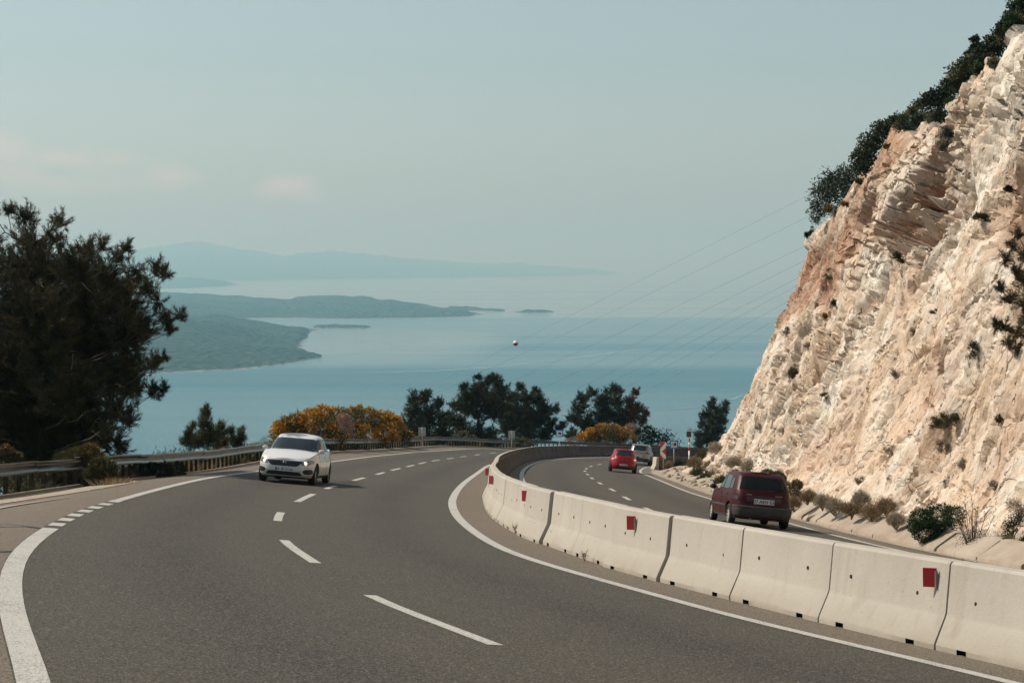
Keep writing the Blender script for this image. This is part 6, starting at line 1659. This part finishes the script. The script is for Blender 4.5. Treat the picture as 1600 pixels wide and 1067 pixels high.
P('windscreen_sticker', [(.40, 1.01), (.52, 1.01), (.51, 1.05), (.43, 1.06)], 'front', M['greydry'], .007, cab, rings=1)
for sg in (1, -1): mirror(root, .80, sg * .80, 1.01, white, .9)
for x in (1.38, -1.26):
    for sg in (1, -1): wheel(root, x, sg * .765, .315, .195, M['rim'], 7)
for sg in (1, -1):
    tl = [(sg * .52, .84), (sg * .80, .82), (sg * .80, .98), (sg * .52, 1.0)]; P('tail_light', tl, 'rear', M['tail'], .008, body)
s_ = nearest_s(LEFT, (-8, 52)); _, t = point_at(LEFT, s_)
place_car(root, 461, 753, math.radians(-3.5), heading=(-t[0], -t[1])); root.scale = (.892,) * 3

# --- dark red old hatchback driving away
maroon = car_paint('dark_red_car_paint', (0.045, 0.002, 0.003), (0.11, 0.055, 0.04), (0.25, 0.60), 0.30, coat=0.0, rough=0.42, spec=.22)
root = empty('dark_red_hatchback', label='dusty dark red old hatchback driving away beside the median barrier', cat='car')
body = Shell([.18, .30, .45, .60, .75, .90, 1.0], [1.93, 2.0, 2.03, 2.0, 1.93, 1.8, 1.7], [-1.84, -1.90, -1.93, -1.92, -1.885, -1.84, -1.80], [.78, .82, .84, .845, .84, .82, .795],
             4.2, 6.0, 0.0, ([-2.0, -1.0, 0, .8, 1.0, 1.5, 1.85, 2.0], [.99, .97, .945, .93, .93, .86, .78, .70]), .22, .03)
link('body', carve_wheels(body.mesh('body', maroon, 96, 16, 8), (1.28, -1.20), .335, .56, 1.2), root)
cab = Shell([.88, .98, 1.1, 1.25, 1.36, 1.42, 1.445], [1.20, 1.02, .80, .52, .28, .12, 0.0], [-1.845, -1.80, -1.72, -1.60, -1.50, -1.42, -1.34], [.805, .79, .755, .71, .675, .645, .60], 3.8, 6.0, -.5, None, .88, .035, 1.445)
link('cabin', cab.mesh('cabin', maroon, 120, 44, 8), root)
P = lambda nm, poly, wh, mat, off=.005, sh=body, **k: link(nm, sh.patch(nm, poly, wh, mat, off, **k), root)
P('rear_window', [(-.665, 1.0), (.665, 1.0), (.60, 1.20), (.545, 1.37), (-.545, 1.37), (-.60, 1.20)], 'rear', M['glassdust'], .012, cab, seg=12, rings=7)
P('window_sticker', [(.42, 1.34), (.36, 1.34), (.30, 1.24), (.33, 1.18), (.40, 1.22), (.38, 1.28)], 'rear', M['sticker'], .009, cab, rings=2)
P('windscreen', [(-.66, .97), (.66, .97), (.54, 1.36), (-.54, 1.36)], 'front', M['glass'], .005, cab)
for sd in ('left', 'right'):
    P('side_window', [(.86, .97), (.40, 1.29), (.26, 1.345), (-.18, 1.36), (-.18, .98)], sd, M['glass'], .010, cab)
    P('side_window', [(-.27, .98), (-.27, 1.36), (-.78, 1.345), (-.95, 1.30), (-.98, .99)], sd, M['glass'], .010, cab)
    P('side_window', [(-1.06, .995), (-1.04, 1.30), (-1.28, 1.27), (-1.36, 1.01)], sd, M['glass'], .010, cab)
    for xs_ in (.98, -.22): P('door_seam', [(xs_ - .006, .30), (xs_ + .006, .30), (xs_ + .006, .90), (xs_ - .006, .90)], sd, M['gap'], .003, body, rings=1)
    P('door_seam', [(-1.0, .90), (-.99, .90), (-.86, .62), (-.84, .34), (-.85, .34), (-.87, .62)], sd, M['gap'], .003, body, rings=1)
    for xs_ in (-.05, -.88): P('door_handle', [(xs_ - .08, .82), (xs_ + .08, .82), (xs_ + .08, .86), (xs_ - .08, .86)], sd, M['trim'], .015, body, rings=1, thick=.02)
    P('side_moulding', [(-.84, .50), (.92, .50), (.92, .56), (-.84, .56)], sd, M['bumperdust'], .012, body, rings=1, seg=10)
    P('sill', [(-.85, .22), (.92, .22), (.92, .29), (-.85, .29)], sd, M['bumperdust'], .008, body, rings=1, seg=10)
P('tailgate_seam', [(-.70, .56), (-.69, .56), (-.69, .96), (-.70, .96)], 'rear', M['gap'], .003, body, rings=1)
P('tailgate_seam', [(.69, .56), (.70, .56), (.70, .96), (.69, .96)], 'rear', M['gap'], .003, body, rings=1)
for sg in (1, -1):
    tl = [(sg * a, b) for a, b in ((.53, .70), (.80, .70), (.815, .83), (.53, .83))]
    t_ = P('tail_light', tl, 'rear', M['tail_dark'], .010, body)
    tl = [(sg * a, b) for a, b in ((.70, .72), (.80, .72), (.80, .81), (.70, .81))]
    link('lamp_segment', body.patch('lamp_segment', tl, 'rear', M['trim'], .013, rings=1), root).parent = t_
P('rear_panel', [(-.47, .69), (.47, .69), (.47, .84), (-.47, .84)], 'rear', flat('dark_red_panel', (.05, .008, .008), .4), .007, body, seg=8)
P('lettering_strip', [(.33, .865), (.48, .865), (.48, .885), (.33, .885)], 'rear', M['steel_trim'], .006, body, rings=1)
P('lettering_strip', [(-.30, .865), (-.50, .865), (-.50, .885), (-.30, .885)], 'rear', M['steel_trim'], .006, body, rings=1)
P('tailgate_handle', [(-.17, .845), (.17, .845), (.17, .865), (-.17, .865)], 'rear', M['trim'], .015, body, rings=1)
plate(root, body.rear(0, .70) - .016, .70, False, '07 AEH 530', .56, .13, badge=False)
link('rear_bumper', body.band('rear_bumper', .30, .575, M['bumperdust'], .055, x_hi=-1.62), root)
link('bumper_strip', body.band('bumper_strip', .545, .565, M['steel_trim'], .062, x_hi=-1.66), root)
link('bumper_lip', body.band('bumper_lip', .285, .30, M['steel_trim'], .045, x_hi=-1.7), root)
link('front_bumper', body.band('front_bumper', .28, .54, M['bumperdust'], .05, x_lo=1.68), root)
b = MB(); b.tube([(-1.5, .35, .25), (-1.98, .35, .22)], .025, 10); b.build('exhaust_pipe', M['galv'], root, True)
b = MB(); b.box((0, 0, .24), (3.2, 1.1, .08)); b.build('underbody', M['trim'], root)
b = MB(); b.tube([(cab.rear(.0, 1.0) - .012, .0, 1.0), (cab.rear(-.35, 1.03) - .02, -.35, 1.03)], .009, 5); b.build('rear_wiper', M['trim'], root, True)
for sg in (1, -1): mirror(root, .72, sg * .82, .98, M['trim'], .95)
for x in (1.28, -1.20):
    for sg in (1, -1): wheel(root, x, sg * .735, .29, .17, M['dustyrim'], 9)
s_ = nearest_s(RIGHT2, (7.9, 48)); _, t = point_at(RIGHT2, s_)
place_car(root, 1168, 820, math.radians(1.0), heading=(t[0], t[1])); root.scale = (.94,) * 3

# --- small red hatchback ahead
red_ = car_paint('bright_red_car_paint', (0.23, 0.003, 0.006), amt=.06, coat=.1, rough=.35, spec=.3)
root = empty('red_hatchback', label='bright red modern hatchback with lit tail lamps in the far bend', cat='car')
body = Shell([.18, .30, .45, .60, .75, .90, 1.0], [1.95, 2.03, 2.05, 2.03, 1.95, 1.8, 1.7], [-1.90, -2.0, -2.03, -2.0, -1.96, -1.90, -1.84], [.80, .86, .885, .89, .88, .85, .81],
             3.8, 3.6, 0.0, ([-2.1, -1.0, 0, .8, 1.0, 1.5, 1.85, 2.0], [1.03, 1.0, .97, .96, .96, .88, .78, .70]), .20, .04)
link('body', carve_wheels(body.mesh('body', red_, 72, 12, 6), (1.28, -1.27), .35, .58, 1.2), root)
cab = Shell([.90, 1.0, 1.12, 1.26, 1.37, 1.43, 1.455], [1.25, 1.05, .82, .52, .25, .08, -.05], [-1.86, -1.78, -1.66, -1.50, -1.38, -1.30, -1.22], [.82, .795, .75, .70, .655, .62, .57], 3.6, 3.6, -.4, None, .90, .035, 1.455)
link('cabin', cab.mesh('cabin', red_, 72, 12, 6), root)
P = lambda nm, poly, wh, mat, off=.005, sh=body, **k: link(nm, sh.patch(nm, poly, wh, mat, off, **k), root)
P('rear_window', [(-.62, 1.03), (.62, 1.03), (.50, 1.37), (-.50, 1.37)], 'rear', M['glass'], .006, cab, seg=8)
link('roof_spoiler', cab.band('roof_spoiler', 1.385, 1.42, M['trim'], .05, x_hi=-1.22), root)
P('brake_light', [(-.10, 1.39), (.10, 1.39), (.10, 1.41), (-.10, 1.41)], 'rear', M['tail'], .06, cab, rings=1)
P('windscreen', [(-.66, .99), (.66, .99), (.52, 1.38), (-.52, 1.38)], 'front', M['glass'], .006, cab)
for sd in ('left', 'right'):
    P('side_window', [(.80, 1.0), (.38, 1.30), (-.28, 1.385), (-.28, 1.02)], sd, M['glass'], .006, cab); P('side_window', [(-.36, 1.02), (-.36, 1.385), (-.80, 1.36), (-1.2, 1.12)], sd, M['glass'], .006, cab)
for sg in (1, -1):
    tl = [(sg * a, b) for a, b in ((.50, .83), (.60, .74), (.80, .70), (.86, .80), (.78, .92), (.62, .90))]
    t_ = P('tail_light', tl, 'rear', M['tail'], .012, body)
    tl = [(sg * a, b) for a, b in ((.62, .83), (.76, .80), (.78, .86), (.66, .88))]; link('lit_segment', body.patch('lit_segment', tl, 'rear', M['tail_lit'], .017, rings=1), root).parent = t_
P('diffuser', [(-.66, .22), (.66, .22), (.60, .36), (-.60, .36)], 'rear', M['trim'], .008, body, seg=8)
plate(root, body.rear(0, .48) - .014, .48, False, '35 KL 482', .5, .11, badge=False)
bd = MB(); bd.lathe([(0.001, -.02), (.05, -.015), (.05, .01)], 16, 'X', (body.rear(0, .83) - .005, 0, .83)); bd.build('badge', M['trim'], root, True)
for sg in (1, -1): mirror(root, .72, sg * .86, 1.02, M['trim'], .9)
for x in (1.28, -1.27):
    for sg in (1, -1): wheel(root, x, sg * .775, .31, .19, M['rim'], 5)
b = MB(); b.box((0, 0, .24), (3.2, 1.1, .08)); b.build('underbody', M['trim'], root)
s_ = nearest_s(RIGHT2, (8.6, 128)); _, t = point_at(RIGHT2, s_)
place_car(root, 972, 737.5, math.radians(1), heading=(t[0], t[1]))

# --- silver sport utility car ahead of it
silver = car_paint('silver_beige_car_paint', (0.25, 0.225, 0.195), amt=.3, metal=.35, coat=.5, rough=.35)
root = empty('silver_suv', label='silver beige sport utility car with dark lower trim ahead of the red hatchback', cat='car')
body = Shell([.26, .40, .55, .75, .95, 1.08], [2.15, 2.25, 2.27, 2.22, 2.05, 1.9], [-2.12, -2.20, -2.23, -2.2, -2.14, -2.08], [.84, .90, .925, .92, .89, .855],
             3.8, 4.6, 0.0, ([-2.3, -1.0, 0, .85, 1.1, 1.7, 2.05, 2.3], [1.13, 1.10, 1.08, 1.07, 1.06, 1.0, .92, .82]), .27, .04)
link('body', carve_wheels(body.mesh('body', silver, 72, 12, 6), (1.38, -1.32), .41, .60, 1.2), root)
cab = Shell([1.0, 1.12, 1.25, 1.42, 1.55, 1.62, 1.65], [1.30, 1.10, .90, .58, .30, .10, -.02], [-2.09, -2.04, -1.97, -1.86, -1.76, -1.70, -1.62], [.87, .845, .81, .765, .725, .69, .64], 3.8, 4.6, -.4, None, 1.0, .035, 1.65)
link('cabin', cab.mesh('cabin', silver, 72, 12, 6), root)
P = lambda nm, poly, wh, mat, off=.005, sh=body, **k: link(nm, sh.patch(nm, poly, wh, mat, off, **k), root)
P('rear_window', [(-.66, 1.17), (.66, 1.17), (.56, 1.53), (-.56, 1.53)], 'rear', M['glass'], .006, cab, seg=8)
link('roof_spoiler', cab.band('roof_spoiler', 1.57, 1.61, silver, .07, x_hi=-1.55), root)
P('windscreen', [(-.70, 1.10), (.70, 1.10), (.56, 1.55), (-.56, 1.55)], 'front', M['glass'], .006, cab)
for sd in ('left', 'right'):
    P('side_window', [(.85, 1.12), (.42, 1.46), (-.28, 1.56), (-.28, 1.14)], sd, M['glass'], .006, cab); P('side_window', [(-.36, 1.14), (-.36, 1.56), (-1.0, 1.54), (-1.15, 1.15)], sd, M['glass'], .006, cab); P('side_window', [(-1.22, 1.16), (-1.1, 1.52), (-1.5, 1.46), (-1.65, 1.2)], sd, M['glass'], .006, cab)
    P('sill_cladding', [(-.88, .28), (.95, .28), (.95, .40), (-.88, .40)], sd, M['trim'], .01, body, rings=1, seg=8)
for sg in (1, -1):
    tl = [(sg * a, b) for a, b in ((.50, .97), (.86, .93), (.87, 1.06), (.55, 1.07))]; P('tail_light', tl, 'rear', M['tail_dark'], .012, body)
P('chrome_strip', [(-.48, .99), (.48, .99), (.48, 1.02), (-.48, 1.02)], 'rear', M['trim'], .010, body, rings=1, seg=8)
link('rear_bumper', body.band('rear_bumper', .27, .56, M['trim'], .03, x_hi=-1.85), root)
P('bumper_panel', [(-.50, .34), (.50, .34), (.50, .42), (-.50, .42)], 'rear', M['steel_trim'], .04, body, rings=1, seg=8)
plate(root, body.rear(0, .74) - .012, .74, False, '34 BV 719', .5, .11, badge=False)
for sg in (1, -1): mirror(root, .80, sg * .90, 1.14, M['trim'])
for x in (1.38, -1.32):
    for sg in (1, -1): wheel(root, x, sg * .80, .355, .22, M['rim'], 5)
b = MB(); b.box((0, 0, .32), (3.4, 1.2, .08)); b.build('underbody', M['trim'], root)
s_ = nearest_s(RIGHT2, (11.6, 155)); _, t = point_at(RIGHT2, s_)
place_car(root, 1001, 726.0, math.radians(6), heading=(t[0], t[1]))
